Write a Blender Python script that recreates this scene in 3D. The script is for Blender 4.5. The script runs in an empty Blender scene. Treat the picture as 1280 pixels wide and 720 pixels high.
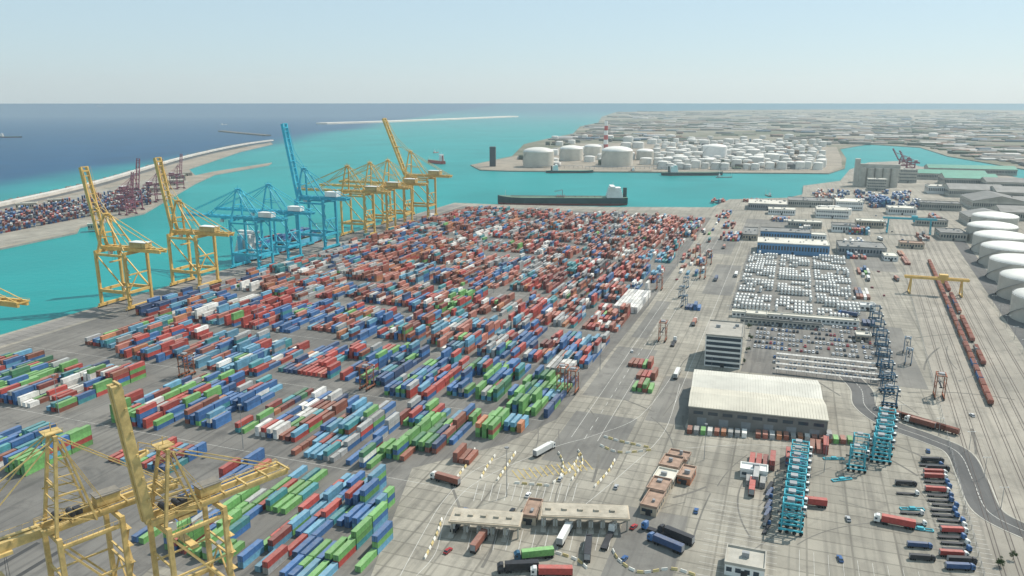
import bpy, math, random
import numpy as np
from mathutils import Vector, Matrix
random.seed(7); np.random.seed(7)
R=random.Random(11)
scene=bpy.context.scene
COL=scene.collection
H=170.0; F=960.0; PITCH=math.atan(232/960)
SP,CP=math.sin(PITCH),math.cos(PITCH)
TH=math.radians(20); ST,CT=math.sin(TH),math.cos(TH)
def G(u,v,z=0.0):
    b=(360-v)/F; t=(H-z)/(SP-b*CP)
    return ((u-640)/F*t, t*(CP+b*SP))
def W(s,c): return (s*ST+c*CT, s*CT-c*ST)
def SC(x,y): return (x*ST+y*CT, x*CT-y*ST)
def proj(x,y,z):
    d=y*CP+(H-z)*SP
    if d<1: return (-9999,-9999,1)
    return (640+F*x/d, 360-F*(y*SP-(H-z)*CP)/d, d)
YR=-TH

# ---------------------------------------------------------------- materials
MATS={}
def pm(name,col,rough=0.6,var=0.18,scale=0.35,metal=0.0,rnd=0.12,bump=0.0,spec=0.3,dust=0.0):
    if name in MATS: return MATS[name]
    m=bpy.data.materials.new(name); m.use_nodes=True; nt=m.node_tree; N=nt.nodes; L=nt.links
    bs=N['Principled BSDF']; bs.inputs['Roughness'].default_value=rough; bs.inputs['Metallic'].default_value=metal
    bs.inputs['Specular IOR Level'].default_value=spec
    tc=N.new('ShaderNodeTexCoord'); n1=N.new('ShaderNodeTexNoise'); n1.inputs['Scale'].default_value=scale; n1.inputs['Detail'].default_value=6; n1.inputs['Roughness'].default_value=.65
    L.new(tc.outputs['Object'],n1.inputs['Vector'])
    mr=N.new('ShaderNodeMapRange'); mr.inputs[1].default_value=.3; mr.inputs[2].default_value=.7; mr.inputs[3].default_value=1-var; mr.inputs[4].default_value=1+var*.6
    L.new(n1.outputs['Fac'],mr.inputs[0])
    oi=N.new('ShaderNodeObjectInfo'); m2=N.new('ShaderNodeMapRange'); m2.inputs[3].default_value=1-rnd; m2.inputs[4].default_value=1+rnd
    L.new(oi.outputs['Random'],m2.inputs[0])
    mu=N.new('ShaderNodeMath'); mu.operation='MULTIPLY'; L.new(mr.outputs[0],mu.inputs[0]); L.new(m2.outputs[0],mu.inputs[1])
    hs=N.new('ShaderNodeHueSaturation'); hs.inputs['Color'].default_value=(*col,1); L.new(mu.outputs[0],hs.inputs['Value'])
    last=hs.outputs[0]
    if dust:
        g=N.new('ShaderNodeNewGeometry'); sx=N.new('ShaderNodeSeparateXYZ'); L.new(g.outputs['Normal'],sx.inputs[0])
        n4=N.new('ShaderNodeTexNoise'); n4.inputs['Scale'].default_value=.5; n4.inputs['Detail'].default_value=4; L.new(g.outputs['Position'],n4.inputs['Vector'])
        a=N.new('ShaderNodeMapRange'); a.inputs[1].default_value=.6; a.inputs[2].default_value=.95; a.inputs[3].default_value=.2; a.inputs[4].default_value=1; L.new(sx.outputs[2],a.inputs[0])
        c=N.new('ShaderNodeMath'); c.operation='MULTIPLY'; L.new(a.outputs[0],c.inputs[0]); L.new(n4.outputs['Fac'],c.inputs[1])
        d=N.new('ShaderNodeMath'); d.operation='MULTIPLY'; L.new(c.outputs[0],d.inputs[0]); d.inputs[1].default_value=dust
        mx=N.new('ShaderNodeMixRGB'); L.new(d.outputs[0],mx.inputs[0]); L.new(last,mx.inputs[1]); mx.inputs[2].default_value=(.40,.36,.31,1); last=mx.outputs[0]
    L.new(last,bs.inputs['Base Color'])
    if bump:
        bp=N.new('ShaderNodeBump'); bp.inputs['Strength'].default_value=bump; L.new(n1.outputs['Fac'],bp.inputs['Height']); L.new(bp.outputs[0],bs.inputs['Normal'])
    MATS[name]=m; return m
def attr_mat(name,rough=.6,scale=.25,var=.22,dust=0):
    m=pm(name,(1,1,1),rough,var,scale,rnd=0,dust=dust); nt=m.node_tree
    a=nt.nodes.new('ShaderNodeAttribute'); a.attribute_name='col'
    hs=[n for n in nt.nodes if n.type=='HUE_SAT'][0]; nt.links.new(a.outputs['Color'],hs.inputs['Color']); return m

def ground_mat(name,c1,c2,c3,rot=YR,joint=0.0,streak=.5,big=.012):
    m=bpy.data.materials.new(name); m.use_nodes=True; nt=m.node_tree; N=nt.nodes; L=nt.links
    bs=N['Principled BSDF']; bs.inputs['Roughness'].default_value=.85; bs.inputs['Specular IOR Level'].default_value=.25
    g=N.new('ShaderNodeNewGeometry')
    mp=N.new('ShaderNodeMapping'); mp.vector_type='TEXTURE'; mp.inputs['Rotation'].default_value=(0,0,rot); L.new(g.outputs['Position'],mp.inputs[0])
    n1=N.new('ShaderNodeTexNoise'); n1.inputs['Scale'].default_value=big; n1.inputs['Detail'].default_value=10; n1.inputs['Roughness'].default_value=.68; L.new(mp.outputs[0],n1.inputs['Vector'])
    cr=N.new('ShaderNodeValToRGB'); e=cr.color_ramp.elements; e[0].position=.38; e[0].color=(*c1,1); e[1].position=.6; e[1].color=(*c2,1)
    L.new(n1.outputs['Fac'],cr.inputs[0])
    m2=N.new('ShaderNodeMapping'); m2.inputs['Scale'].default_value=(.35,.012,1); L.new(mp.outputs[0],m2.inputs[0])
    n2=N.new('ShaderNodeTexNoise'); n2.inputs['Scale'].default_value=1; n2.inputs['Detail'].default_value=5; n2.inputs['Distortion'].default_value=.6; L.new(m2.outputs[0],n2.inputs['Vector'])
    r2=N.new('ShaderNodeMapRange'); r2.inputs[1].default_value=.48; r2.inputs[2].default_value=.68; r2.inputs[4].default_value=streak; L.new(n2.outputs['Fac'],r2.inputs[0])
    mx=N.new('ShaderNodeMixRGB'); L.new(r2.outputs[0],mx.inputs[0]); L.new(cr.outputs[0],mx.inputs[1]); mx.inputs[2].default_value=(*c3,1)
    n3=N.new('ShaderNodeTexNoise'); n3.inputs['Scale'].default_value=.06; n3.inputs['Detail'].default_value=9; n3.inputs['Roughness'].default_value=.75; n3.inputs['Distortion'].default_value=.5; L.new(mp.outputs[0],n3.inputs['Vector'])
    r3=N.new('ShaderNodeMapRange'); r3.inputs[1].default_value=.51; r3.inputs[2].default_value=.70; r3.inputs[4].default_value=.75; L.new(n3.outputs['Fac'],r3.inputs[0])
    my=N.new('ShaderNodeMixRGB'); L.new(r3.outputs[0],my.inputs[0]); L.new(mx.outputs[0],my.inputs[1]); my.inputs[2].default_value=(*c3,1)
    last=my
    if joint:
        br=N.new('ShaderNodeTexBrick'); br.inputs['Scale'].default_value=joint; br.offset=0; br.inputs['Mortar Size'].default_value=.012
        br.inputs['Color1'].default_value=(1,1,1,1); br.inputs['Color2'].default_value=(.78,.78,.78,1); br.inputs['Mortar'].default_value=(.5,.5,.5,1)
        L.new(mp.outputs[0],br.inputs['Vector'])
        mz=N.new('ShaderNodeMixRGB'); mz.blend_type='MULTIPLY'; mz.inputs[0].default_value=.7; L.new(my.outputs[0],mz.inputs[1]); L.new(br.outputs[0],mz.inputs[2]); last=mz
    L.new(last.outputs[0],bs.inputs['Base Color'])
    MATS[name]=m; return m

YEL=pm('yellow_paint',(.64,.42,.13),.5,.22,.25)
YEP=pm('pale_yellow_paint',(.58,.42,.17),.55,.35,.35)
BLU=pm('blue_crane_paint',(.05,.44,.58),.45,.2,.25)
CYA=pm('cyan_paint',(.07,.40,.48),.45,.2,.4)
PUR=pm('purple_paint',(.24,.08,.11),.5,.2,.4)
RUST=pm('rust_paint',(.30,.11,.06),.7,.3,.6)
DBL=pm('dark_blue_paint',(.04,.12,.2),.5,.25,.5)
WHT=pm('white_paint',(.74,.74,.71),.5,.12,.15)
GRY=pm('grey_metal',(.3,.31,.32),.55,.2,.3)
DRK=pm('dark_metal',(.04,.04,.045),.5,.3,.5)
TYR=pm('tyre_rubber',(.02,.02,.02),.9,.2,1)
GLS=pm('glass',(.03,.05,.07),.12,.1,.3,spec=.6)
CONC=pm('concrete',(.42,.40,.35),.85,.25,.12)
BEI=pm('beige_wall',(.45,.38,.29),.8,.2,.2)
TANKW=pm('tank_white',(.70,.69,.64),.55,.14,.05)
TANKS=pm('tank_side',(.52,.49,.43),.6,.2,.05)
ROOFW=pm('white_roof',(.62,.59,.51),.6,.2,.06)
ROOFG=pm('grey_roof',(.20,.20,.19),.7,.35,.08)
ROOFT=pm('tile_roof',(.36,.25,.19),.8,.35,.3)
GRNR=pm('green_roof',(.07,.28,.2),.6,.2,.05)
BLUR=pm('blue_wall',(.12,.27,.46),.6,.2,.1)
REDM=pm('red_paint',(.45,.06,.05),.5,.2,.3)
DGRN=pm('dark_green_hull',(.025,.06,.06),.5,.25,.05)
HULB=pm('light_blue_hull',(.12,.42,.58),.5,.15,.05)
ANTI=pm('antifouling_red',(.25,.05,.035),.6,.2,.1)
DECK=pm('deck_green',(.12,.20,.14),.7,.2,.05)
MARK=pm('marking_white',(.56,.55,.51),.8,.35,.4,rnd=0)
MARKY=pm('marking_yellow',(.55,.40,.10),.8,.3,.4,rnd=0)
BARK=pm('bark',(.12,.08,.05),.9,.3,2)
LEAF=pm('leaf',(.05,.09,.025),.8,.5,.8)
RAILM=pm('rail_steel',(.10,.08,.07),.6,.3,.2,rnd=0)
ORA=pm('orange_paint',(.44,.17,.09),.6,.3,.3)

class MB:
    def __init__(s): s.v=[];s.f=[];s.m=[]
    def hexa(s,c,mat=0):
        i=len(s.v); s.v+=[tuple(p) for p in c]
        for f in ((0,3,2,1),(4,5,6,7),(0,1,5,4),(1,2,6,5),(2,3,7,6),(3,0,4,7)):
            s.f.append(tuple(i+k for k in f)); s.m.append(mat)
        return s
    def box(s,x0,x1,y0,y1,z0,z1,mat=0):
        return s.hexa([(x0,y0,z0),(x1,y0,z0),(x1,y1,z0),(x0,y1,z0),(x0,y0,z1),(x1,y0,z1),(x1,y1,z1),(x0,y1,z1)],mat)
    def beam(s,p,q,w,h=None,mat=0):
        h=h or w; p=Vector(p);q=Vector(q);d=(q-p).normalized()
        up=Vector((0,0,1)) if abs(d.z)<.95 else Vector((1,0,0))
        a=d.cross(up).normalized()*w/2; b=a.cross(d).normalized()*h/2
        return s.hexa([p-a-b,p+a-b,p+a+b,p-a+b,q-a-b,q+a-b,q+a+b,q-a+b],mat)
    def tube(s,p,q,r,n=10,mat=0,r2=None,cap=True):
        r2=r if r2 is None else r2
        p=Vector(p);q=Vector(q);d=(q-p).normalized()
        up=Vector((0,0,1)) if abs(d.z)<.95 else Vector((1,0,0))
        a=d.cross(up).normalized(); b=a.cross(d)
        i=len(s.v)
        for c,rr in ((p,r),(q,r2)):
            for k in range(n):
                t=2*math.pi*k/n; s.v.append(tuple(c+(a*math.cos(t)+b*math.sin(t))*rr))
        for k in range(n):
            k2=(k+1)%n; s.f.append((i+k,i+k2,i+n+k2,i+n+k)); s.m.append(mat)
        if cap:
            s.f.append(tuple(i+n-1-k for k in range(n))); s.m.append(mat)
            s.f.append(tuple(i+n+k for k in range(n))); s.m.append(mat)
        return s
    def dome(s,c,r,h,n=24,rings=4,mat=0):
        i=len(s.v); x,y,z=c
        for j in range(rings):
            a=j/rings*math.pi/2; rr=r*math.cos(a); zz=z+h*math.sin(a)
            for k in range(n):
                t=2*math.pi*k/n; s.v.append((x+rr*math.cos(t),y+rr*math.sin(t),zz))
        s.v.append((x,y,z+h)); top=len(s.v)-1
        for j in range(rings-1):
            for k in range(n):
                k2=(k+1)%n; a=i+j*n
                s.f.append((a+k,a+k2,a+n+k2,a+n+k)); s.m.append(mat)
        a=i+(rings-1)*n
        for k in range(n): s.f.append((a+k,a+(k+1)%n,top)); s.m.append(mat)
        return s
    def face(s,pts,mat=0):
        i=len(s.v); s.v+=[tuple(p) for p in pts]; s.f.append(tuple(range(i,i+len(pts)))); s.m.append(mat); return s
    def mesh(s,name,mats):
        me=bpy.data.meshes.new(name); me.from_pydata(s.v,[],s.f)
        for m in mats: me.materials.append(m)
        me.polygons.foreach_set('material_index',s.m); me.update(); return me
def link(o): COL.objects.link(o); return o
def structure(name,me,z=0):
    o=bpy.data.objects.new(name,me); o['kind']='structure'; o.location.z=z; return link(o)
class Thing:
    def __init__(s,name,cat,label,group=None,root=None):
        s.name=name;s.cat=cat;s.label=label;s.group=group;s.root=root;s.parts=[]
    def part(s,name,me,parent=-1,loc=(0,0,0),label=None):
        s.parts.append((name,me,parent,loc,label)); return len(s.parts)-1
    def place(s,x,y,z=0,rot=0,scale=1,label=None):
        o=bpy.data.objects.new(s.name,s.root); o.location=(x,y,z); o.rotation_euler=(0,0,rot)
        if scale!=1: o.scale=(scale,)*3
        o['label']=label or s.label; o['category']=s.cat
        if s.group: o['group']=s.group
        link(o); made=[]
        for (n,me,pa,loc,lb) in s.parts:
            p=bpy.data.objects.new(n,me); p.parent=o if pa<0 else made[pa]; p.location=loc
            if lb: p['label']=lb
            link(p); made.append(p)
        return o
def poly(name,pts,z,mats,depth=0,kind='structure'):
    b=MB(); n=len(pts)
    area=sum(pts[i][0]*pts[(i+1)%n][1]-pts[(i+1)%n][0]*pts[i][1] for i in range(n))
    if area<0: pts=pts[::-1]
    b.face([(x,y,z) for x,y in pts],0)
    if depth:
        for i in range(n):
            a=pts[i]; c=pts[(i+1)%n]
            b.face([(a[0],a[1],z-depth),(c[0],c[1],z-depth),(c[0],c[1],z),(a[0],a[1],z)],1 if len(mats)>1 else 0)
    return structure(name,b.mesh(name,mats))
def strip_pts(pts,w):
    P=[Vector((x,y)) for x,y in pts]; Lp=[];Rp=[]
    for i,p in enumerate(P):
        a=P[max(0,i-1)]; c=P[min(len(P)-1,i+1)]; d=(c-a).normalized(); n=Vector((-d.y,d.x))
        Lp.append(p+n*w/2); Rp.append(p-n*w/2)
    return Lp,Rp
def smooth(pts,n=6):
    out=[]
    P=[pts[0]]+list(pts)+[pts[-1]]
    for i in range(1,len(P)-2):
        p0,p1,p2,p3=[Vector(q) for q in P[i-1:i+3]]
        for k in range(n):
            t=k/n; out.append(0.5*((2*p1)+(p2-p0)*t+(2*p0-5*p1+4*p2-p3)*t*t+(3*p1-p0-3*p2+p3)*t**3))
    out.append(Vector(pts[-1])); return [(p.x,p.y) for p in out]
def add_strip(b,pts,w,z,mat=0,h=0):
    Lp,Rp=strip_pts(pts,w)
    for i in range(len(pts)-1):
        if h: b.hexa([(Rp[i].x,Rp[i].y,z),(Rp[i+1].x,Rp[i+1].y,z),(Lp[i+1].x,Lp[i+1].y,z),(Lp[i].x,Lp[i].y,z),
                      (Rp[i].x,Rp[i].y,z+h),(Rp[i+1].x,Rp[i+1].y,z+h),(Lp[i+1].x,Lp[i+1].y,z+h),(Lp[i].x,Lp[i].y,z+h)],mat)
        else: b.face([(Rp[i].x,Rp[i].y,z),(Rp[i+1].x,Rp[i+1].y,z),(Lp[i+1].x,Lp[i+1].y,z),(Lp[i].x,Lp[i].y,z)],mat)

# ---------------------------------------------------------------- world, sun, camera
w=bpy.data.worlds.new("World"); scene.world=w; w.use_nodes=True
nt=w.node_tree; bg=nt.nodes['Background']; sky_haze=nt.nodes.new('ShaderNodeTexSky'); sky_haze.sky_type='NISHITA'; sky_haze.sun_disc=False
sundir=Vector((.72,.5,1.05)).normalized()
sky_haze.sun_elevation=math.asin(sundir.z); sky_haze.sun_rotation=math.atan2(sundir.x,sundir.y); sky_haze.altitude=0; sky_haze.air_density=1.0; sky_haze.dust_density=.5; sky_haze.ozone_density=3
mixs=nt.nodes.new('ShaderNodeMixRGB'); mixs.inputs[0].default_value=.7; mixs.inputs[2].default_value=(4.5,6.0,6.7,1)
nt.links.new(sky_haze.outputs[0],mixs.inputs[1]); nt.links.new(mixs.outputs[0],bg.inputs[0]); bg.inputs[1].default_value=.125
sl=bpy.data.lights.new('sun','SUN'); sl.energy=5.0; sl.angle=math.radians(.5); sl.color=(1,.94,.84)
so=bpy.data.objects.new('sun',sl); so.rotation_euler=sundir.to_track_quat('Z','Y').to_euler(); link(so)
cam=bpy.data.cameras.new('camera'); cam.lens=27; cam.sensor_width=36; cam.clip_start=1; cam.clip_end=300000
co=bpy.data.objects.new('camera',cam); co.location=(0,0,H); co.rotation_euler=(math.pi/2-PITCH,0,0); link(co); scene.camera=co
scene.view_settings.view_transform='Standard'
try: scene.view_settings.look='None'
except: pass
scene.view_settings.exposure=0

hz=bpy.data.materials.new('sea_air'); hz.use_nodes=True; N=hz.node_tree.nodes; N.clear()
out=N.new('ShaderNodeOutputMaterial'); vs=N.new('ShaderNodeVolumeScatter'); vs.inputs['Color'].default_value=(.74,.93,1,1); vs.inputs['Density'].default_value=6.5e-5; vs.inputs['Anisotropy'].default_value=.3
hz.node_tree.links.new(vs.outputs[0],out.inputs['Volume'])
structure('sky_haze',MB().box(-10000,10000,-1500,10000,-6,450).mesh('sky_haze',[hz]))  # box of scattering haze added around the port; the world shader draws the backdrop

# ---------------------------------------------------------------- sea
def sea_mat():
    m=bpy.data.materials.new('sea'); m.use_nodes=True; nt=m.node_tree; N=nt.nodes; L=nt.links
    bs=N['Principled BSDF']; bs.inputs['Roughness'].default_value=.42; bs.inputs['Specular IOR Level'].default_value=.06
    g=N.new('ShaderNodeNewGeometry'); sx=N.new('ShaderNodeSeparateXYZ'); L.new(g.outputs['Position'],sx.inputs[0])
    n=N.new('ShaderNodeTexNoise'); n.inputs['Scale'].default_value=.0006; n.inputs['Detail'].default_value=6; L.new(g.outputs['Position'],n.inputs['Vector'])
    ma=N.new('ShaderNodeMath'); ma.operation='MULTIPLY_ADD'; L.new(n.outputs['Fac'],ma.inputs[0]); ma.inputs[1].default_value=500; L.new(sx.outputs[0],ma.inputs[2])
    mr=N.new('ShaderNodeMapRange'); mr.inputs[1].default_value=-640; mr.inputs[2].default_value=-980; mr.interpolation_type='SMOOTHSTEP'; L.new(ma.outputs[0],mr.inputs[0])
    mx=N.new('ShaderNodeMixRGB'); L.new(mr.outputs[0],mx.inputs[0]); mx.inputs[1].default_value=(.012,.235,.235,1); mx.inputs[2].default_value=(.002,.055,.135,1)
    # open sea far out is deep blue as well
    m3=N.new('ShaderNodeMapRange'); m3.inputs[1].default_value=4500; m3.inputs[2].default_value=16000; m3.inputs[4].default_value=.75; L.new(sx.outputs[1],m3.inputs[0])
    mm=N.new('ShaderNodeMath'); mm.operation='MAXIMUM'; L.new(mr.outputs[0],mm.inputs[0]); L.new(m3.outputs[0],mm.inputs[1]); L.new(mm.outputs[0],mx.inputs[0])
    n2=N.new('ShaderNodeTexNoise'); n2.inputs['Scale'].default_value=.004; n2.inputs['Detail'].default_value=8; n2.inputs['Distortion'].default_value=1; L.new(g.outputs['Position'],n2.inputs['Vector'])
    r2=N.new('ShaderNodeMapRange'); r2.inputs[3].default_value=.65; r2.inputs[4].default_value=1.35; L.new(n2.outputs['Fac'],r2.inputs[0])
    hs=N.new('ShaderNodeHueSaturation'); L.new(mx.outputs[0],hs.inputs['Color']); L.new(r2.outputs[0],hs.inputs['Value']); L.new(hs.outputs[0],bs.inputs['Base Color'])
    n3=N.new('ShaderNodeTexNoise'); n3.inputs['Scale'].default_value=.12; n3.inputs['Detail'].default_value=5; L.new(g.outputs['Position'],n3.inputs['Vector'])
    bp=N.new('ShaderNodeBump'); bp.inputs['Strength'].default_value=.6; bp.inputs['Distance'].default_value=.8; L.new(n3.outputs['Fac'],bp.inputs['Height']); L.new(bp.outputs[0],bs.inputs['Normal'])
    return m
b=MB(); nseg=64; RR=140000
b.face([(RR*math.cos(2*math.pi*k/nseg),RR*math.sin(2*math.pi*k/nseg),-2.6) for k in range(nseg)])
structure('sea',b.mesh('sea',[sea_mat()]))

# ---------------------------------------------------------------- land
GM=ground_mat('yard_concrete',(.25,.234,.196),(.37,.344,.288),(.16,.15,.13),joint=.03,streak=.6)
GD=ground_mat('yard_asphalt',(.13,.124,.115),(.205,.195,.177),(.075,.073,.07),streak=.6)
GR=ground_mat('road_asphalt',(.085,.085,.085),(.13,.128,.124),(.065,.065,.065))
GF=ground_mat('far_land',(.085,.095,.05),(.26,.23,.18),(.045,.065,.035),big=.0018,streak=.3)
GS=ground_mat('bare_ground',(.22,.195,.155),(.33,.285,.225),(.13,.12,.1),big=.01,streak=.3)
QW=pm('quay_wall',(.28,.27,.25),.9,.3,.05)
land=[W(-120,-551),W(1222,-551)]+[G(620,255.5),G(760,258.5),G(890,259),G(912,249),G(985,247),G(1003,243),G(1004,232),G(1050,226),G(1062,212),G(1085,203),G(1128,201),G(1150,208),G(1235,214),G(1290,226),G(1500,236)]
land+=[(1500,G(1500,236)[1]),(1500,-100),(-300,-100)]
poly('ground',land,0,[GM,QW],3)
far=[G(588,206),G(600,212),G(640,213.5),G(1036,216.5),G(1056,210),G(1058,198),G(1050,186),G(1085,180),G(1150,184),G(1185,195),G(1285,212),G(1500,225),G(1700,170),G(1500,141),G(1200,137),G(1000,137),G(880,138),G(770,140),G(752,146),G(748,153),G(725,158),G(716,167),G(690,172),G(655,180),G(640,195)]
poly('far_shore_ground',far,-.3,[GF,QW],3)
poly('tank_farm_ground',[G(592,206),G(602,211.3),G(640,212.8),G(1034,215.8),G(1052,209),G(1052,198),G(1046,184),G(900,176),G(720,180),G(650,194)],-.25,[GS])
term=[G(-60,316),G(0,310),G(96,290),G(100,283),G(180,266),G(244,229),G(268,218),G(336,206),G(340,203),G(268,214),G(244,219),G(236,211),G(300,189.5),G(341,180),G(338,177.5),G(230,199),G(120,231),G(0,258),G(-60,272)]
poly('opposite_terminal_ground',term,-.2,[GS,QW],3)
poly('opposite_quay_pavement',[G(-60,314),G(0,308),G(92,289.5),G(98,282),G(178,264),G(238,230),G(225,215),G(120,238),G(0,264),G(-60,277)],-.18,[GM])
b=MB(); add_strip(b,smooth([G(-80,276),G(0,257),G(120,229.5),G(230,197.5),G(300,182),G(340,176)],6),14,-.2,0,5)
structure('breakwater',b.mesh('breakwater',[pm('pale_concrete',(.5,.475,.43),.85,.25,.05)]))
b=MB(); add_strip(b,smooth([G(-80,279),G(0,260),G(120,232.5),G(230,200),G(300,184),G(340,178)],6),18,-.15)
structure('breakwater_road',b.mesh('breakwater_road',[GR]))
ROCK=pm('rock',(.2,.185,.16),.9,.4,.05,bump=.5)
b=MB()
for (x,y) in smooth([G(-80,272),G(0,253.5),G(120,226.5),G(230,195.5),G(300,180.3),G(340,175)],30):
    for k in range(5):
        r=R.uniform(3,7); b.dome((x+R.uniform(-9,9),y+R.uniform(-5,5),-3),r,R.uniform(3,6),6,2)
structure('breakwater_rocks',b.mesh('breakwater_rocks',[ROCK]))
b=MB(); add_strip(b,[G(402,155),G(470,153),G(560,149.5),G(642,146)],130,-2.6,0,13); structure('outer_breakwater',b.mesh('outer_breakwater',[pm('bright_concrete',(.75,.71,.62),.85,.15,.01)]))
b=MB(); add_strip(b,[G(276,164),G(300,166.5),G(335,169.5)],34,-2.6,0,7); structure('harbour_mole',b.mesh('harbour_mole',[ROCK]))
poly('container_yard_pavement',[W(196,-520),W(1190,-520),W(1190,-112),W(640,-108),W(380,-112),W(340,-128),W(300,-160),W(196,-128)],.01,[GD])
poly('quay_apron',[W(-100,-546),W(1200,-546),W(1200,-524),W(-100,-524)],.012,[ground_mat('apron',(.20,.19,.175),(.28,.265,.245),(.11,.11,.11),joint=.03)])
poly('bottom_pavement',[W(60,-420),W(196,-420),W(196,-215),W(60,-200)],.011,[GD])
b=MB()
for k in range(12): add_strip(b,[W(70,-400+k*13),W(192,-400+k*13)],2.2,.02)
structure('yard_track',b.mesh('yard_track',[pm('track_dark',(.06,.06,.06),.9,.2,.1,rnd=0)]))
AS2=ground_mat('patch_asphalt',(.15,.145,.133),(.23,.22,.197),(.095,.09,.085),streak=.4)
b=MB()
for (s0,s1,c0,c1) in ((330,395,-105,-70),(420,520,-108,-80),(545,660,-104,-92),(700,840,-70,-44),(900,1020,-100,-60),(215,262,18,46),(300,420,88,130),(500,640,70,88),(860,1000,70,110),(1020,1200,-60,30),(240,300,-55,-30),(395,470,-66,-44)):
    b.face([(*W(s0,c0),.012),(*W(s1,c0),.012),(*W(s1,c1),.012),(*W(s0,c1),.012)])
structure('resurfaced_asphalt',b.mesh('resurfaced_asphalt',[AS2]))
poly('car_park_pavement',[W(495,-22),W(648,-22),W(648,68),W(495,68)],.016,[GD])
poly('tank_container_pavement',[W(650,-42),W(930,-42),W(930,66),W(650,66)],.016,[AS2])
b=MB(); rr=random.Random(5); used=[]
k=0; tries=0
while k<60 and tries<4000:
    tries+=1
    u=rr.uniform(480,1230); v=rr.uniform(400,715)
    x,y=G(u,v); s,c=SC(x,y)
    if c<-118 and s>190: continue
    a=TH+rr.gauss(0,.5); pts=[(x,y)]
    cur=rr.uniform(-.07,.07)
    for j in range(rr.randint(4,12)): a+=cur; x+=5*math.sin(a); y+=5*math.cos(a); pts.append((x,y))
    if any((p[0]-q[0])**2+(p[1]-q[1])**2<20 for p in pts for q in used): continue
    used+=pts; add_strip(b,pts,rr.choice((.5,.7,1.2)),.022); k+=1
structure('tyre_mark',b.mesh('tyre_mark',[pm('tyre_mark_dark',(.155,.147,.13),.9,.3,.1,rnd=0)]))

b=MB(); kb=MB(); mk=MB(); mw=MB()
road1=smooth([G(1052,462),G(1076,486),G(1082,508),G(1112,530),G(1160,548),G(1198,566),G(1216,600),G(1236,640),G(1290,668)],8)
add_strip(b,road1,12,.032)
structure('road',b.mesh('road',[GR]))
Lp,Rp=strip_pts(road1,13); add_strip(kb,[(p.x,p.y) for p in Lp],.6,0,0,.14); add_strip(kb,[(p.x,p.y) for p in Rp],.6,0,0,.14)
structure('kerb',kb.mesh('kerb',[CONC]))
def dashed(pts,w,on,off,z=.05,bb=mk):
    P=[Vector(p) for p in pts]
    for i in range(len(P)-1):
        a,c=P[i],P[i+1]; L=(c-a).length; d=(c-a)/L; t=0
        while t<L:
            e=min(L,t+on); add_strip(bb,[tuple(a+d*t),tuple(a+d*e)],w,z); t=e+off
dashed(road1,.3,3,4)
for c in (-98,-84): add_strip(mk,[W(360,c),W(1150,c)],.22,.028)
add_strip(mk,[W(420,-54),W(1020,-54)],.22,.028)
dashed([W(360,-91),W(1150,-91)],.25,6,6,.028)
for k in range(11):
    s=290+87*k; add_strip(mk,[W(s-2,-515),W(s-2,-118)],.2,.028)
for j,pts in enumerate(([G(520,720),G(545,690),G(560,640),G(600,600),G(690,560),G(740,545),G(800,520),G(840,470)],
              [G(720,640),G(780,590),G(830,540),G(850,480)],
              [G(500,720),G(530,665),G(555,625),G(590,590),G(640,565)],[G(858,560),G(940,556),G(1040,560)])):
    add_strip(mk,smooth(pts,6),.22,.033+.005*j)
for k in range(14): u=598+k*9.5; add_strip(mk,[G(u,604),G(u-6,626)],.22,.028)
for k in range(12): u=590+k*16; add_strip(mk,[G(u,662),G(u-6,688)],.22,.028)
for k in range(26): add_strip(mk,[W(214+k*4.2,-22),W(214+k*4.2,6)],.16,.028)
for k in range(40): add_strip(mk,[W(240+k*3.6,66),W(240+k*3.6,84)],.16,.028)
for k in range(14): add_strip(mw,[G(640+k*7,588-k),G(650+k*7,600-k)],.4,.06)
for k in range(9): add_strip(mk,[W(196,14+k*5.2),W(290,14+k*5.2)],.12,.055)
structure('road_marking',mk.mesh('road_marking',[MARK])); structure('yellow_marking',mw.mesh('yellow_marking',[MARKY]))

b=MB()
ra=Vector(G(1240,512)); rb=Vector(G(1160,325)); rd=(rb-ra).normalized(); rn=Vector((rd.y,-rd.x))
poly('rail_ballast',[tuple(ra-rd*230+rn*-26),tuple(ra+rd*760+rn*-26),tuple(ra+rd*760+rn*34),tuple(ra-rd*230+rn*34)],.013,[ground_mat('ballast',(.25,.23,.195),(.35,.32,.27),(.15,.14,.12),rot=-math.radians(23.4))])
for k in (-20,-14,-8,0,6,12,18,27):
    for g in (-.75,.75):
        add_strip(b,[tuple(ra-rd*220+rn*(k+g)),tuple(ra+rd*740+rn*(k+g))],.22,.02,0,.15)
structure('railway_track',b.mesh('railway_track',[RAILM]))
poly('rail_road',[tuple(ra-rd*220+rn*38),tuple(ra+rd*700+rn*38),tuple(ra+rd*700+rn*52),tuple(ra-rd*220+rn*52)],.02,[GR])

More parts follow.
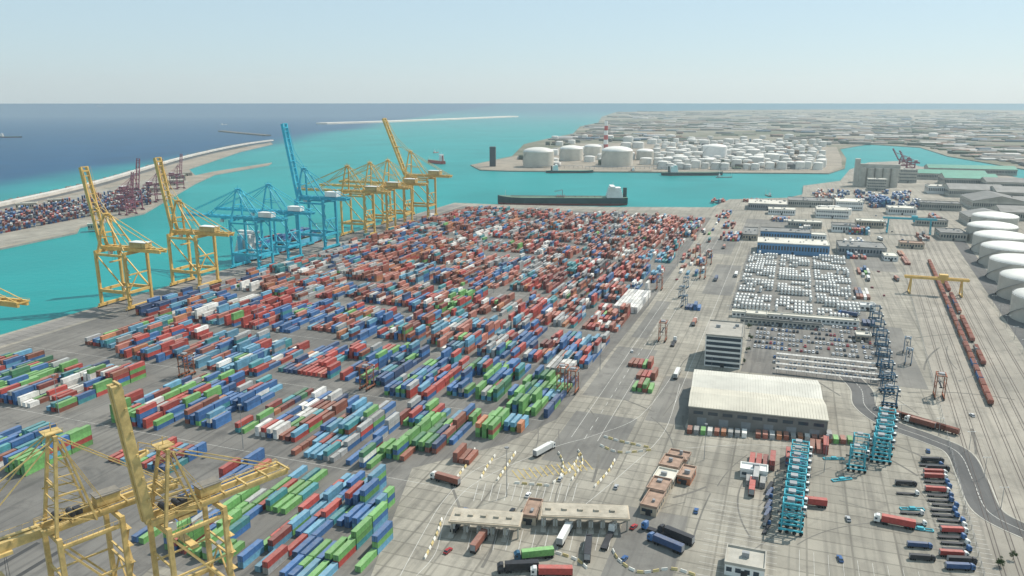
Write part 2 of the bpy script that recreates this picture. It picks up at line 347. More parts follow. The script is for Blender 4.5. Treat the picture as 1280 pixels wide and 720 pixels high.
# ---------------------------------------------------------------- containers
PAL={'red':(.40,.06,.05),'brown':(.26,.085,.055),'salmon':(.42,.15,.11),'orange':(.48,.19,.09),'blue':(.04,.14,.34),'light_blue':(.12,.32,.46),
 'navy':(.03,.07,.17),'green':(.15,.37,.11),'teal':(.05,.25,.28),'grey':(.36,.37,.37),'white':(.74,.73,.69),'dark_grey':(.09,.09,.10),'maroon':(.20,.045,.04),'dark_green':(.05,.17,.09)}
NEARW={'blue':28,'light_blue':14,'green':15,'red':18,'maroon':6,'brown':5,'teal':7,'grey':4,'white':4,'navy':5,'orange':1,'dark_green':3}
MIDW={'blue':22,'light_blue':13,'green':5,'red':15,'maroon':5,'brown':12,'salmon':8,'teal':8,'grey':8,'white':6,'navy':5,'orange':3}
FARW={'blue':9,'light_blue':7,'green':1,'red':15,'maroon':6,'brown':23,'salmon':24,'teal':4,'grey':9,'white':8,'navy':4,'orange':5,'dark_grey':3}
GBLK={'green':26,'blue':30,'light_blue':14,'red':8,'navy':6,'teal':8,'grey':4,'dark_green':6}
def pick(wt): return R.choices(list(wt),list(wt.values()))[0]
CH=2.6
conts=[]
def stack(x,y,rot,n,cols,L=12.19,z0=0):
    for k in range(n): conts.append((x,y,z0+.07+k*CH,rot,cols if isinstance(cols,str) else cols(),L))
def hnoise(a,b,seed):
    return math.sin(a*.053+seed)*math.sin(b*.071+seed*1.7)+.6*math.sin(a*.017+b*.029+seed*3)
def inyard(r,s,c):
    if r==0:
        if -380<c<-325: return s>232
        if -312<c<-262: return s>252
        if -238<c<-140: return s<205+30+(-140-c)*1.35+10 and s< 292
        return False
    if r==1:
        if -500<c<-372: return s<360
        if -348<c<-278 or -268<c<-112:
            return s>293+max(0,(c+180))*1.25
        return False
    if c<-500 or c>-116: return False
    if r==2 and c<-470: return False
    if r>=3 and c>-134 and 600<s<690: return False
    return True
rows=11
for r in range(rows):
    s0=205+87*r
    c=-508.0; gi=0; j0=0;j1=6; nxt=7
    while c<-112:
        wt=NEARW if r<=1 else MIDW if r<=3 else FARW
        if r==2 and c>-250: wt=GBLK
        if r==0 and c>-240: wt={'green':24,'blue':24,'light_blue':12,'red':20,'teal':8,'maroon':5,'grey':3}
        if r==4 and R.random()<.4: wt=MIDW
        if gi%4==0: base=pick(wt)
        if gi==nxt: c+=5.5; nxt=gi+R.randint(6,13); j0=R.choice((0,0,0,1,1)); j1=R.choice((6,6,6,5,5))
        base2=pick(wt)
        for k in range(j0,j1):
            s=s0+6.3+k*12.7
            if not inyard(r,s,c): continue
            h=hnoise(s,c,r*2.1)+R.uniform(-1.1,1.1)
            empt=.93 if r>2 else .90
            if hnoise(s*1.7,c*1.9,r+9)<-1.08: continue
            if R.random()>empt: continue
            n=1 if h<-.45 else 2 if h<.5 else 3 if h<1.5 else 4
            if r>=3: n=min(4,n+(R.random()<.25))
            f=lambda: base if R.random()<.42 else base2 if R.random()<.35 else pick(wt)
            x,y=W(s,c)
            if R.random()<.14:
                for ds in (-3.2,3.2):
                    x,y=W(s+ds,c); stack(x,y,YR,max(1,n-1),f,6.06)
            else: stack(x+R.uniform(-.1,.1),y,YR,n,f)
        c+=3.7 if r<=2 else 3.55; gi+=1
for i in range(7):
    for k in range(5):
        x,y=W(618+k*12.6,-131+i*2.9); stack(x,y,YR,2,'white' if R.random()<.85 else 'grey')
for i in range(5):
    for k in range(3): x,y=W(452+k*12.6,-138+i*3.2); stack(x,y,YR,2,lambda:pick({'white':4,'grey':2,'salmon':2}))
for i in range(24):
    p=Vector(G(862,540)).lerp(Vector(G(1062,553)),i/23)
    if R.random()<.93: stack(p.x,p.y,-math.radians(17),R.choice((1,1,2)) if i>17 else 1,lambda:pick({'white':4,'brown':5,'salmon':4,'green':3,'grey':3,'blue':2,'orange':2}),6.06)
for (u,v,n,wt) in ((790,455,5,{'red':3,'brown':4,'green':1}),(800,470,4,{'brown':4,'red':2}),(795,485,4,{'green':5,'brown':3}),(940,578,4,{'red':5,'maroon':2}),(938,592,3,{'white':2,'green':2}),(985,577,3,{'red':2,'blue':2}),
                   (575,572,3,{'brown':3}),(936,600,3,{'grey':2}),(1080,405,3,{'navy':3}),(860,385,4,{'navy':3,'blue':2}),(1015,560,3,{'brown':2,'red':2})):
    for i in range(n):
        x,y=G(u,v); x+=i*3.1*CT; y-=i*3.1*ST; stack(x,y,YR+R.uniform(-.05,.05),R.choice((1,1,2)),lambda:pick(wt))
for k in range(46):
    u=R.uniform(1015,1150); v=R.uniform(240,262)
    x,y=G(u,v)
    for j in range(4): stack(x+j*2.9*CT,y-j*2.9*ST,YR,R.choice((2,3,3)),lambda:pick({'blue':5,'navy':2,'salmon':2,'grey':2,'white':3}))
for (u,v,ni,nk,nz,wt) in ((908,300,6,4,2,MIDW),(905,285,5,4,2,FARW),(900,272,5,5,2,FARW),(1060,322,7,3,2,MIDW),(1058,306,8,3,2,{'white':4,'grey':3,'blue':2}),(1062,292,9,3,3,MIDW),(1000,286,6,2,2,{'white':4,'light_blue':3}),
        (965,276,9,2,2,{'blue':3,'white':3,'salmon':2}),(1090,258,10,5,5,{'blue':5,'navy':2,'light_blue':2}),(1120,250,9,5,4,{'blue':4,'white':3,'orange':1}),(1050,258,6,4,4,{'salmon':4,'blue':2,'brown':3}),(930,252,12,2,2,FARW),(1075,345,4,3,2,MIDW),(1072,372,4,3,1,{'navy':2,'brown':2,'white':1}),(890,252,8,2,2,FARW),
        (1132,330,2,6,1,{'brown':3,'orange':2}),(1020,248,10,3,3,{'white':3,'orange':2,'salmon':3}),(1100,282,4,3,2,{'white':3,'grey':2}),(1150,300,4,4,2,{'grey':3,'brown':3}),(1165,275,5,4,2,FARW)):
    x0,y0=G(u,v); s_,c_=SC(x0,y0)
    for i in range(ni):
        for k in range(nk):
            if R.random()<.85:
                x,y=W(s_+k*12.8,c_+i*2.9); stack(x,y,YR,R.randint(max(1,nz-1),nz),lambda:pick(wt))
for k in range(60):
    u=R.uniform(850,905); v=R.uniform(262,345); x,y=G(u,v)
    s,c=SC(x,y)
    if c<-78 and c>-118: stack(x,y,YR,R.choice((1,2)),lambda:pick(FARW))
for r in range(7):
    for i in range(72):
        u0=Vector(G(2,270+r*3.5)); u1=Vector(G(190,236+r*3.1)); p=u0.lerp(u1,i/72)
        if R.random()<.8: stack(p.x,p.y,.5,R.choice((2,3,4)),lambda:pick({'maroon':4,'navy':5,'red':3,'brown':4,'grey':4,'blue':4,'white':2}))
for i in range(9):
    for j in range(8):
        x,y=W(705+i*13,-560-j*2.6); stack(x,y,YR,R.choice((1,2,3)),lambda:pick({'navy':3,'blue':4,'light_blue':3,'grey':2,'red':1}),z0=9)

def container_mesh(col,L):
    b=MB(); w=1.22; l=L/2; h=2.59
    for sx in (-w,w):
        for sy in (-l,l):
            b.box(sx-(.14 if sx>0 else 0),sx+(0 if sx>0 else .14),sy-(.14 if sy>0 else 0),sy+(0 if sy>0 else .14),0,h,0)
    for sx in (-1,1):
        for z in (0,h-.12):
            x0=sx*w; b.box(min(x0,x0-sx*.1),max(x0,x0-sx*.1),-l+.14,l-.14,z,z+.12,0)
        n=int(L/.6); ys=np.linspace(-l+.14,l-.14,n*2+1)
        for i in range(n*2):
            xa=sx*(w-(.03 if i%2 else .09)); xb=sx*(w-(.09 if i%2 else .03))
            b.face([(xa,ys[i],.12),(xb,ys[i+1],.12),(xb,ys[i+1],h-.12),(xa,ys[i],h-.12)],0)
    n=int(L/.6); ys=np.linspace(-l+.05,l-.05,n*2+1)
    for i in range(n*2):
        za=h-(.02 if i%2 else .06); zb=h-(.06 if i%2 else .02)
        b.face([(-w+.1,ys[i],za),(w-.1,ys[i],za),(w-.1,ys[i+1],zb),(-w+.1,ys[i+1],zb)],0)
    for sy in (-1,1):
        b.box(-w+.14,w-.14,sy*(l-.05)-.02,sy*(l-.05)+.02,.1,h-.1,0)
        b.box(-w+.14,w-.14,min(sy*l,sy*(l-.12)),max(sy*l,sy*(l-.12)),h-.14,h,0)
    b.face([(-w,-l,.1),(w,-l,.1),(w,l,.1),(-w,l,.1)],0)
    d=MB()
    for x in (-.75,-.35,.35,.75): d.box(x-.03,x+.03,-l-.04,-l+.02,.15,h-.15,1)
    d.box(-1.05,-.03,-l-.0,-l+.04,.15,h-.18,0); d.box(.03,1.05,-l-.0,-l+.04,.15,h-.18,0)
    mt=pm('container_'+col,PAL[col],.6,.32,.7,rnd=.25,dust=.45)
    return b.mesh('container_body',[mt]),d.mesh('container_door',[mt,GRY])
LAB={'red':'bright red','brown':'brownish red','salmon':'faded pinkish red','orange':'orange','blue':'strong blue','light_blue':'light blue','navy':'dark navy blue','green':'bright green','teal':'teal','grey':'light grey','white':'white','dark_grey':'dark grey','maroon':'dark maroon','dark_green':'dark green'}
vis=[]
for i,cn in enumerate(conts):
    u,v,d=proj(cn[0],cn[1],cn[2]+1.3)
    if 5<u<1275 and 5<v<712: vis.append((d,i))
vis.sort(); near=set(i for d,i in vis[:300])
cache={}
for i in near:
    x,y,z,rot,col,L=conts[i]; key=(col,L)
    if key not in cache:
        body,door=container_mesh(col,L)
        t=Thing('shipping_container','container',LAB[col]+' steel shipping container in the port yard','shipping containers in the port yard',body)
        t.part('door',door); cache[key]=t
    cache[key].place(x,y,z,rot,label=LAB[col]+' shipping container '+('standing on the yard pavement' if z<1 else 'stacked on another container'))
def far_mesh(L):
    b=MB(); l=L/2;w=1.22;h=2.56
    def panel(o,a,c):
        o=Vector(o);a=Vector(a);c=Vector(c); n=a.cross(c).normalized()
        la=.2/a.length; lc=.16/c.length
        q=[o,o+a,o+a+c,o+c]; i4=[o+a*la+c*lc,o+a*(1-la)+c*lc,o+a*(1-la)+c*(1-lc),o+a*la+c*(1-lc)]; i4=[p-n*.09 for p in i4]
        for k in range(4): b.face([q[k],q[(k+1)%4],i4[(k+1)%4],i4[k]])
        b.face(i4)
    panel((-w,-l,0),(2*w,0,0),(0,0,h)); panel((w,-l,0),(0,2*l,0),(0,0,h)); panel((w,l,0),(-2*w,0,0),(0,0,h)); panel((-w,l,0),(0,-2*l,0),(0,0,h))
    b.face([(-w,-l,h),(w,-l,h),(w,l,h),(-w,l,h)])
    return b
V=[];Fv=[];Cc=[];base=0
for L in (12.19,6.06):
    idx=[i for i in range(len(conts)) if i not in near and conts[i][5]==L]
    t=far_mesh(L); tv=np.array(t.v); nf=len(t.f)
    P=np.array([conts[i][:3] for i in idx]); A=np.array([conts[i][3] for i in idx])
    ca,sa=np.cos(A)[:,None],np.sin(A)[:,None]
    X=tv[None,:,0]*ca-tv[None,:,1]*sa+P[:,0:1]; Y=tv[None,:,0]*sa+tv[None,:,1]*ca+P[:,1:2]; Z=tv[None,:,2]+P[:,2:3]
    V.append(np.stack([X,Y,Z],-1).reshape(-1,3))
    tf=np.array(t.f); ff=(tf[None]+np.arange(len(idx))[:,None,None]*len(tv)+base).reshape(-1,4); Fv.append(ff); base+=len(idx)*len(tv)
    cc=np.array([[*[q*k for q,k in zip(PAL[conts[i][4]],[R.uniform(.68,1.22)]*3)],1] for i in idx]); Cc.append(np.repeat(cc,nf,0))
def np_mesh(name,V,Fq,C,mat):
    me=bpy.data.meshes.new(name); me.vertices.add(len(V)); me.vertices.foreach_set('co',V.ravel().astype(np.float32))
    n=len(Fq); me.loops.add(n*4); me.loops.foreach_set('vertex_index',Fq.ravel().astype(np.int32)); me.polygons.add(n)
    me.polygons.foreach_set('loop_start',np.arange(0,n*4,4,dtype=np.int32)); me.polygons.foreach_set('loop_total',np.full(n,4,dtype=np.int32))
    me.materials.append(mat); me.update(calc_edges=True)
    at=me.attributes.new('col','FLOAT_COLOR','FACE'); at.data.foreach_set('color',C.ravel().astype(np.float32)); return me
me=np_mesh('container_mass',np.concatenate(V),np.concatenate(Fv),np.concatenate(Cc),attr_mat('container_mixed',.6,.3,.28,dust=.45))
o=link(bpy.data.objects.new('shipping_containers',me)); o['kind']='stuff'; o['label']='thousands of multicoloured stacked shipping containers across the port yard'; o['category']='containers'; o['group']='shipping containers in the port yard'

# ---------------------------------------------------------------- ship-to-shore cranes
def sts(mat,mat2,boom_deg,name='ship_to_shore_crane',label='',gauge=30,wid=20,h=48,L=64,back=24,apex=30,bw=1.0,near=False,house=None):
    t=Thing(name,'crane',label,'ship to shore cranes along the quay')
    g=gauge/2; q=wid/2; w=1.5*bw
    b=MB()
    for y in (-q,q):
        b.beam((g,y,2),(g,y,h+1),w*1.15,w*1.3); b.beam((-g,y,2),(-g,y,h+1),w*1.15,w*1.3)
        b.beam((-g,y,15),(g,y,15),w,w*1.5)
        b.beam((-g,y,h-2),(g,y,h-2),w*.8,w*1.1)
        b.beam((-g,y,15),(g,y,h-2),w*.55,w*.55)
        if near:
            b.beam((-g,y,h*.62),(g,y,h*.62),w*.5)
            for k in range(12): b.beam((-g+k*gauge/12,y+1,h-1),(-g+k*gauge/12,y+1,h+.6),.1)
            b.beam((-g,y+1,h+.5),(g,y+1,h+.5),.1)
    for x in (-g,g):
        b.beam((x,-q-3,2.6),(x,q+3,2.6),w*1.2,w*1.3); b.beam((x,-q,15),(x,q,15),w*.9,w*1.3); b.beam((x,-q,h),(x,q,h),w,w*1.5)
        if near: b.beam((x,-q,h*.7),(x,q,h*.7),w*.5)
    b.beam((-g,-q,15),(-g,0,h*.62),w*.45); b.beam((-g,q,15),(-g,0,h*.62),w*.45); b.beam((-g,-q,h*.62),(-g,q,h*.62),w*.6)
    t.part('leg_frame',b.mesh('leg_frame',[mat]))
    for x in (-g,g):
        for y in (-q,q):
            b=MB()
            b.box(-.7,.7,-4.4,4.4,1.1,1.9,0)
            for k in range(6): b.tube((-.35,-3.9+k*1.55,.55),(.35,-3.9+k*1.55,.55),.5,10,1)
            t.part('wheel_bogie',b.mesh('wheel_bogie',[mat,DRK]),-1,(x,y,0))
    b=MB(); yb=3.2 if not near else 2.6
    for y in (-yb,yb):
        b.beam((-g-back,y,h+2.3),(g+3,y,h+2.3),1.3*bw,2.6*bw)
        if near:
            for k in range(22): xx=-g-back+k*(gauge+back+3)/22; b.beam((xx,y*1.35,h+3.2),(xx,y*1.35,h+4.5),.08)
            b.beam((-g-back,y*1.35,h+4.5),(g+3,y*1.35,h+4.5),.1); b.beam((-g-back,y*1.35,h+3.9),(g+3,y*1.35,h+3.9),.08)
    n=int((gauge+back+3)/7)
    for k in range(n+1):
        x=-g-back+k*(gauge+back+3)/n; b.beam((x,-yb-1.2,h+3.2),(x,yb+1.2,h+3.2),.6,.7)
        b.beam((x,-yb-1.8,h+2.2),(x,-yb-1.8,h+4.6),.12)
    b.beam((-g-back,-yb-1.8,h+4.6),(g+3,-yb-1.8,h+4.6),.12); b.box(-g-back,g+3,-yb-2,-yb-.8,h+3.55,h+3.65)
    t.part('trolley_girder',b.mesh('trolley_girder',[mat]))
    az=h+apex; ax=g-4
    b=MB()
    for s_ in (-1,1):
        b.beam((g,s_*q*.75,h+1),(ax,s_*3,az),w*.85,w*.85); b.beam((-g+6,s_*q*.5,h+1),(ax-1.5,s_*3,az-1),w*.55,w*.55)
        if near:
            P0=Vector((g,s_*q*.75,h+1));P1=Vector((ax,s_*3,az));Q0=Vector((-g+6,s_*q*.5,h+1));Q1=Vector((ax-1.5,s_*3,az-1))
            for k in range(1,5): b.beam(P0.lerp(P1,k/5),Q0.lerp(Q1,k/5),.26); b.beam(P0.lerp(P1,k/5),Q0.lerp(Q1,(k-1)/5),.2)
        b.beam((g-.5,s_*(q*.75*.6+3*.4),h+1+apex*.4),(-g+6+ (ax+g-7.5)*.4,s_*(q*.5*.6+3*.4),h+1+(apex-2)*.4),w*.4)
    if near:
        for k in range(1,6):
            z=h+1+apex*k/6; yy=q*.75*(1-k/6)+3*k/6; xx=g-4*k/6; b.beam((xx,-yy,z),(xx,yy,z),.3)
    b.beam((ax,-3.6,az),(ax,3.6,az),w,w*1.2)
    b.beam((g-4*.5,-q*.37-1.5,h+apex*.5),(g-4*.5,q*.37+1.5,h+apex*.5),w*.6)
    b.box(ax-2.5,ax+2.5,-2.5,2.5,az+1,az+1.3); b.beam((ax,0,az),(ax,0,az+4),.25)
    for y in (-2.4,2.4): b.beam((ax-2.5,y,az+2.3),(ax+2.5,y,az+2.3),.12); b.beam((ax-2.4,y,az+1.2),(ax-2.4,y,az+2.3),.12); b.beam((ax+2.4,y,az+1.2),(ax+2.4,y,az+2.3),.12)
    t.part('apex_frame',b.mesh('apex_frame',[mat]))
    hx,hz=g+3,h+2.3; a=math.radians(boom_deg); ca,sa=math.cos(a),math.sin(a)
    P=lambda d,y,o=0:(hx+d*ca-o*sa,y,hz+d*sa+o*ca)
    b=MB()
    if near:
        for y in (-1.3,1.3): b.beam(P(0,y),P(L,y),1.5,2.8)
        b.beam(P(0,0,-1.0),P(L,0,-1.0),1.6,.3)
    else:
        for y in (-yb,yb): b.beam(P(0,y),P(L,y),1.25*bw,2.4*bw)
    ys=yb if not near else 1.8
    n=int(L/7)
    for k in range(n+1):
        b.beam(P(k*L/n,-ys-.6,.9),P(k*L/n,ys+.6,.9),.7,.8)
        if k<n and not near: b.beam(P(k*L/n,-yb,.9),P((k+1)*L/n,yb,.9),.3)
    b.beam(P(L*.02,-ys-1.6,2.3),P(L,-ys-1.6,2.3),.12)
    for k in range(14): b.beam(P(L*k/14,-ys-1.6,1),P(L*k/14,-ys-1.6,2.3),.08)
    b.beam(P(L*.48,-ys,1),P(L*.48,-ys+1,4.5),.8); b.beam(P(L*.48,ys,1),P(L*.48,ys-1,4.5),.8); b.beam(P(L*.48,-ys+1,4.5),P(L*.48,ys-1,4.5),.6)
    b.beam(P(L*.95,-ys,1),P(L*.95,ys,1),1.2)
    t.part('boom',b.mesh('boom',[mat]))
    b=MB(); sw=.5 if not near else .32
    for y in (-2.8,2.8):
        b.beam((ax,y,az),(-g-back+2,y,h+3.6),sw); b.beam((ax,y,az),(-g+2,y,h+3.6),sw*.7)
        if boom_deg<30:
            b.beam((ax,y,az),P(L*.48,y,1.4),sw); b.beam((ax,y,az),P(L*.95,y,1.4),sw)
        else:
            m1=Vector((ax,y,az)); e=Vector(P(L*.48,y,3)); e2=Vector(P(L*.95,y,1.5))
            mid=(m1+e)/2+Vector((3,0,3)); b.beam(m1,mid,sw*.8); b.beam(mid,e,sw*.8)
            if not near: mid=(m1+e2)/2+Vector((3,0,-2)); b.beam(m1,mid,sw*.7); b.beam(mid,e2,sw*.7)
    t.part('stay_cable',b.mesh('stay_cable',[mat]))
    b=MB(); rm=WHT
    if near:
        rm=pm('machinery_roof',(.22,.2,.17),.7,.3,.4); x0,x1,yy,z1=-g-2,-g+5,2.2,h+7.2
    else: x0,x1,yy,z1=-g-back*.5,-g+2,3.8,h+8.6
    b.box(x0,x1,-yy,yy,h+4.3,z1,0); b.box(x0-.3,x1+.3,-yy-.3,yy+.3,z1,z1+.35,1)
    for k in range(4): b.box(x0+.8+k*(x1-x0)/4.3,x0+.8+k*(x1-x0)/4.3+1.1,-yy-.06,-yy,h+5.6,h+6.8,2)
    t.part('machinery_house',b.mesh('machinery_house',[house or mat2,rm,GLS]))
    if near:
        b=MB(); b.tube((g-2,-2,h+5),(g-2,2,h+5),1.1,12); b.tube((g-6,-2,h+4.8),(g-6,2,h+4.8),.9,12); b.box(g-9,g-7,-1.5,1.5,h+3.8,h+5.6)
        t.part('winch_drum',b.mesh('winch_drum',[DRK]))
    cx=g-8 if boom_deg>30 else g+14
    b=MB(); b.box(cx-3,cx+3,-yb-.5,yb+.5,h-.2,h+.8,0); b.box(cx+3.2,cx+6,-1.4,1.4,h-3.6,h-.6,1); b.box(cx+6,cx+6.08,-1.2,1.2,h-3.2,h-1.2,2); b.box(cx+3.4,cx+5.8,-1.46,-1.4,h-2.6,h-1.2,2)
    for (dx,dy) in ((-1.5,-1),(1.5,-1),(1.5,1),(-1.5,1)): b.beam((cx+dx,dy,h),(cx+dx,dy*2,h-9),.1,.1,2)
    b.box(cx-1.2,cx+1.2,-6,6,h-9.8,h-9,0)
    t.part('trolley_cab',b.mesh('trolley_cab',[mat,WHT,GLS]))
    b=MB(); nz=int((h-4)/6)
    for k in range(nz):
        z=3+k*6; y0=q+.9; xx=-g-1.2
        b.beam((xx,y0-3 if k%2 else y0,z),(xx,y0 if k%2 else y0-3,z+6),.7,.15); b.box(xx-.8,xx+.8,y0-3.6,y0+.6,z+5.95,z+6.05)
        if near:
            for yy in (y0-3.6,y0+.6): b.beam((xx+.8,yy,z+6),(xx+.8,yy,z+7.1),.08)
            b.beam((xx+.8,y0-3.6,z+7.1),(xx+.8,y0+.6,z+7.1),.08)
    t.part('stairway',b.mesh('stairway',[mat2]))
    return t
def QR(): return math.atan2(ST,-CT)
cy1=sts(YEL,YEP,80,label='yellow ship to shore crane with raised boom on the quay',L=68,gauge=31,wid=24,back=30,bw=1.15)
cyl=sts(YEL,YEP,0,label='yellow ship to shore crane with lowered boom over the water',L=62,gauge=30,back=26,bw=1.0)
cbl=sts(BLU,BLU,0,label='blue ship to shore crane with lowered boom over the water',L=62,gauge=31,wid=22,back=26,bw=1.0,house=WHT)
cbr=sts(BLU,BLU,80,label='tall blue ship to shore crane with raised boom',L=72,gauge=31,wid=22,back=22,bw=1.1,house=WHT)
cyr=sts(YEL,YEP,68,label='yellow ship to shore crane with partly raised boom',L=72,gauge=31,wid=22,back=26,bw=1.0)
for t,s,sc in ((cy1,488,1.0),(cy1,570,1.02),(cbl,655,1.05),(cbl,705,1.05),(cbr,775,1.2),(cyl,868,1.15),(cyl,925,1.15),(cyl,975,1.15),(cyr,1048,1.25)):
    x,y=W(s,-530); t.place(x,y,0,QR(),sc)
cyo=sts(YEL,YEP,80,label='yellow ship to shore crane with long landside girder',L=64,gauge=31,wid=22,back=60,h=43,bw=1.3)
x,y=W(338,-530); cyo.place(x,y,0,QR())
na=math.radians(42); nd=Vector((math.sin(na),math.cos(na)))
nrot=math.atan2(-nd.y,-nd.x)
n1=sts(YEP,YEP,0,label='weathered yellow quay crane with lowered boom close by',L=46,gauge=18,wid=14,h=42.5,apex=31,back=20,bw=.72,near=True)
n2=sts(YEP,YEP,84,label='weathered yellow quay crane with raised boom close by',L=46,gauge=18,wid=14,h=42.5,apex=24,back=26,bw=.72,near=True)
n1.place(-134,216,0,nrot); n2.place(-112+nd.x*12,213+nd.y*12,0,nrot)
cp=sts(PUR,PUR,80,label='dark purple quay crane across the basin',L=50,gauge=24,h=34,apex=22,back=16,bw=.7)
for (u,v,sc) in ((166,263,.95),(196,252,.85),(160,268,.75),(222,236,.8)):
    x,y=G(u,v); cp.place(x,y,0,1.2,sc)
cp2=sts(PUR,PUR,60,label='small purple quay crane by the channel',L=32,gauge=18,h=26,apex=14,back=10)
for (u,v) in ((1128,214),(1137,218)): x,y=G(u,v); cp2.place(x,y,0,2.6)

# ---------------------------------------------------------------- straddle carriers
def straddle(mat,label,hh=14.5):
    t=Thing('straddle_carrier','straddle carrier',label,'straddle carriers')
    b=MB()
    for y in (-2.4,2.4):
        b.box(-5,5,y-.3,y+.3,1.3,2.1)
        for x in (-3.9,3.9): b.beam((x,y,2),(x,y,hh),.42,.5)
        b.beam((-4.2,y,hh),(4.2,y,hh),.55,.6); b.beam((-3.9,y,5),(3.9,y,9),.2); b.beam((3.9,y,5),(-3.9,y,9),.2)
        b.beam((-3.9,y,9.5),(3.9,y,9.5),.26)
    for x in (-3.9,0,3.9): b.beam((x,-2.4,hh+.2),(x,2.4,hh+.2),.45,.5)
    t.part('frame',b.mesh('frame',[mat]))
    w=MB(); w.tube((0,-.3,0),(0,.3,0),.85,14,0)
    wm=w.mesh('wheel',[TYR])
    for y in (-2.4,2.4):
        for x in (-4.2,-1.5,1.5,4.2): t.part('wheel',wm,-1,(x,y,.87))
    b=MB(); b.box(3.3,5.5,-2.6,-.9,hh-2.6,hh-.5,0); b.box(5.5,5.56,-2.4,-1.1,hh-2,hh-.8,1); b.box(3.5,5.3,-2.66,-2.6,hh-2,hh-.8,1)
    t.part('cab',b.mesh('cab',[WHT,GLS]))
    b=MB(); b.box(-2.4,.6,-1.5,1.5,hh+.5,hh+1.4); t.part('engine_housing',b.mesh('engine_housing',[GRY]))
    b=MB(); b.box(-6,6,-.4,.4,8.2,8.7); b.box(-6,-5.7,-1.2,1.2,8,8.5); b.box(5.7,6,-1.2,1.2,8,8.5)
    for x in(-2,2): b.beam((x,-1.2,8.5),(x,-1.2,hh),.08); b.beam((x,1.2,8.5),(x,1.2,hh),.08)
    t.part('spreader',b.mesh('spreader',[DRK])); return t
srd=straddle(RUST,'rusty red straddle carrier on the yard pavement'); sbl=straddle(CYA,'light blue straddle carrier parked in a row',14); sdb=straddle(DBL,'dark blue straddle carrier parked by the rail yard',14)
for (u,v) in ((716,490),(703,486),(459,486),(234,470),(828,426),(824,362),(1173,497),(878,348),(886,330),(872,322)):
    x,y=G(u,v); srd.place(x,y,0,YR+math.pi/2+R.uniform(-.05,.05))
for k in range(9):
    p=Vector(G(988,664)).lerp(Vector(G(998,586)),k/8); sbl.place(p.x,p.y,0,YR+R.uniform(-.04,.04),.95)
for k in range(5):
    p=Vector(G(1100,577)).lerp(Vector(G(1106,542)),k/4); sbl.place(p.x,p.y,0,YR,.95)
for (u,v) in ((1070,588),(1074,572)): x,y=G(u,v); sbl.place(x,y,0,YR,.85)
for k in range(9):
    p=Vector(G(1112,508)).lerp(Vector(G(1094,400)),k/8); sdb.place(p.x+R.uniform(-1,1),p.y,0,YR+R.uniform(-.1,.1),.85)
for (u,v) in ((855,384),(852,372),(857,360),(1135,455),(1133,440)): x,y=G(u,v); sdb.place(x,y,0,YR+1.4,.75)

def gantry(mat,span,h,label):
    t=Thing('gantry_crane','crane',label,None); b=MB()
    for x in (-span/2,span/2):
        for y in (-6,6): b.beam((x,y,.8),(x*.97,y*.3,h),1.1,1.1)
        b.beam((x,-7,1.2),(x,7,1.2),1.2,1.2)
    t.part('leg',b.mesh('leg',[mat])); b=MB()
    for y in (-2,2): b.beam((-span*.62,y,h+1),(span*.62,y,h+1),1.1,2.2)
    for k in range(9): b.beam((-span*.62+k*span*.155,-2,h+1),(-span*.62+k*span*.155,2,h+1),.5)
    t.part('girder',b.mesh('girder',[mat])); b=MB(); b.box(2,9,-3,3,h+2.2,h+5); b.box(4,6.5,-1,1,h-3,h-.3); t.part('trolley',b.mesh('trolley',[mat])); return t
x,y=G(1168,368); gantry(YEL,42,14,'yellow rail gantry crane spanning the railway tracks').place(x,y,0,YR)
x,y=G(1135,292); gantry(CYA,52,19,'light blue gantry crane beside container stacks').place(x,y,0,YR)

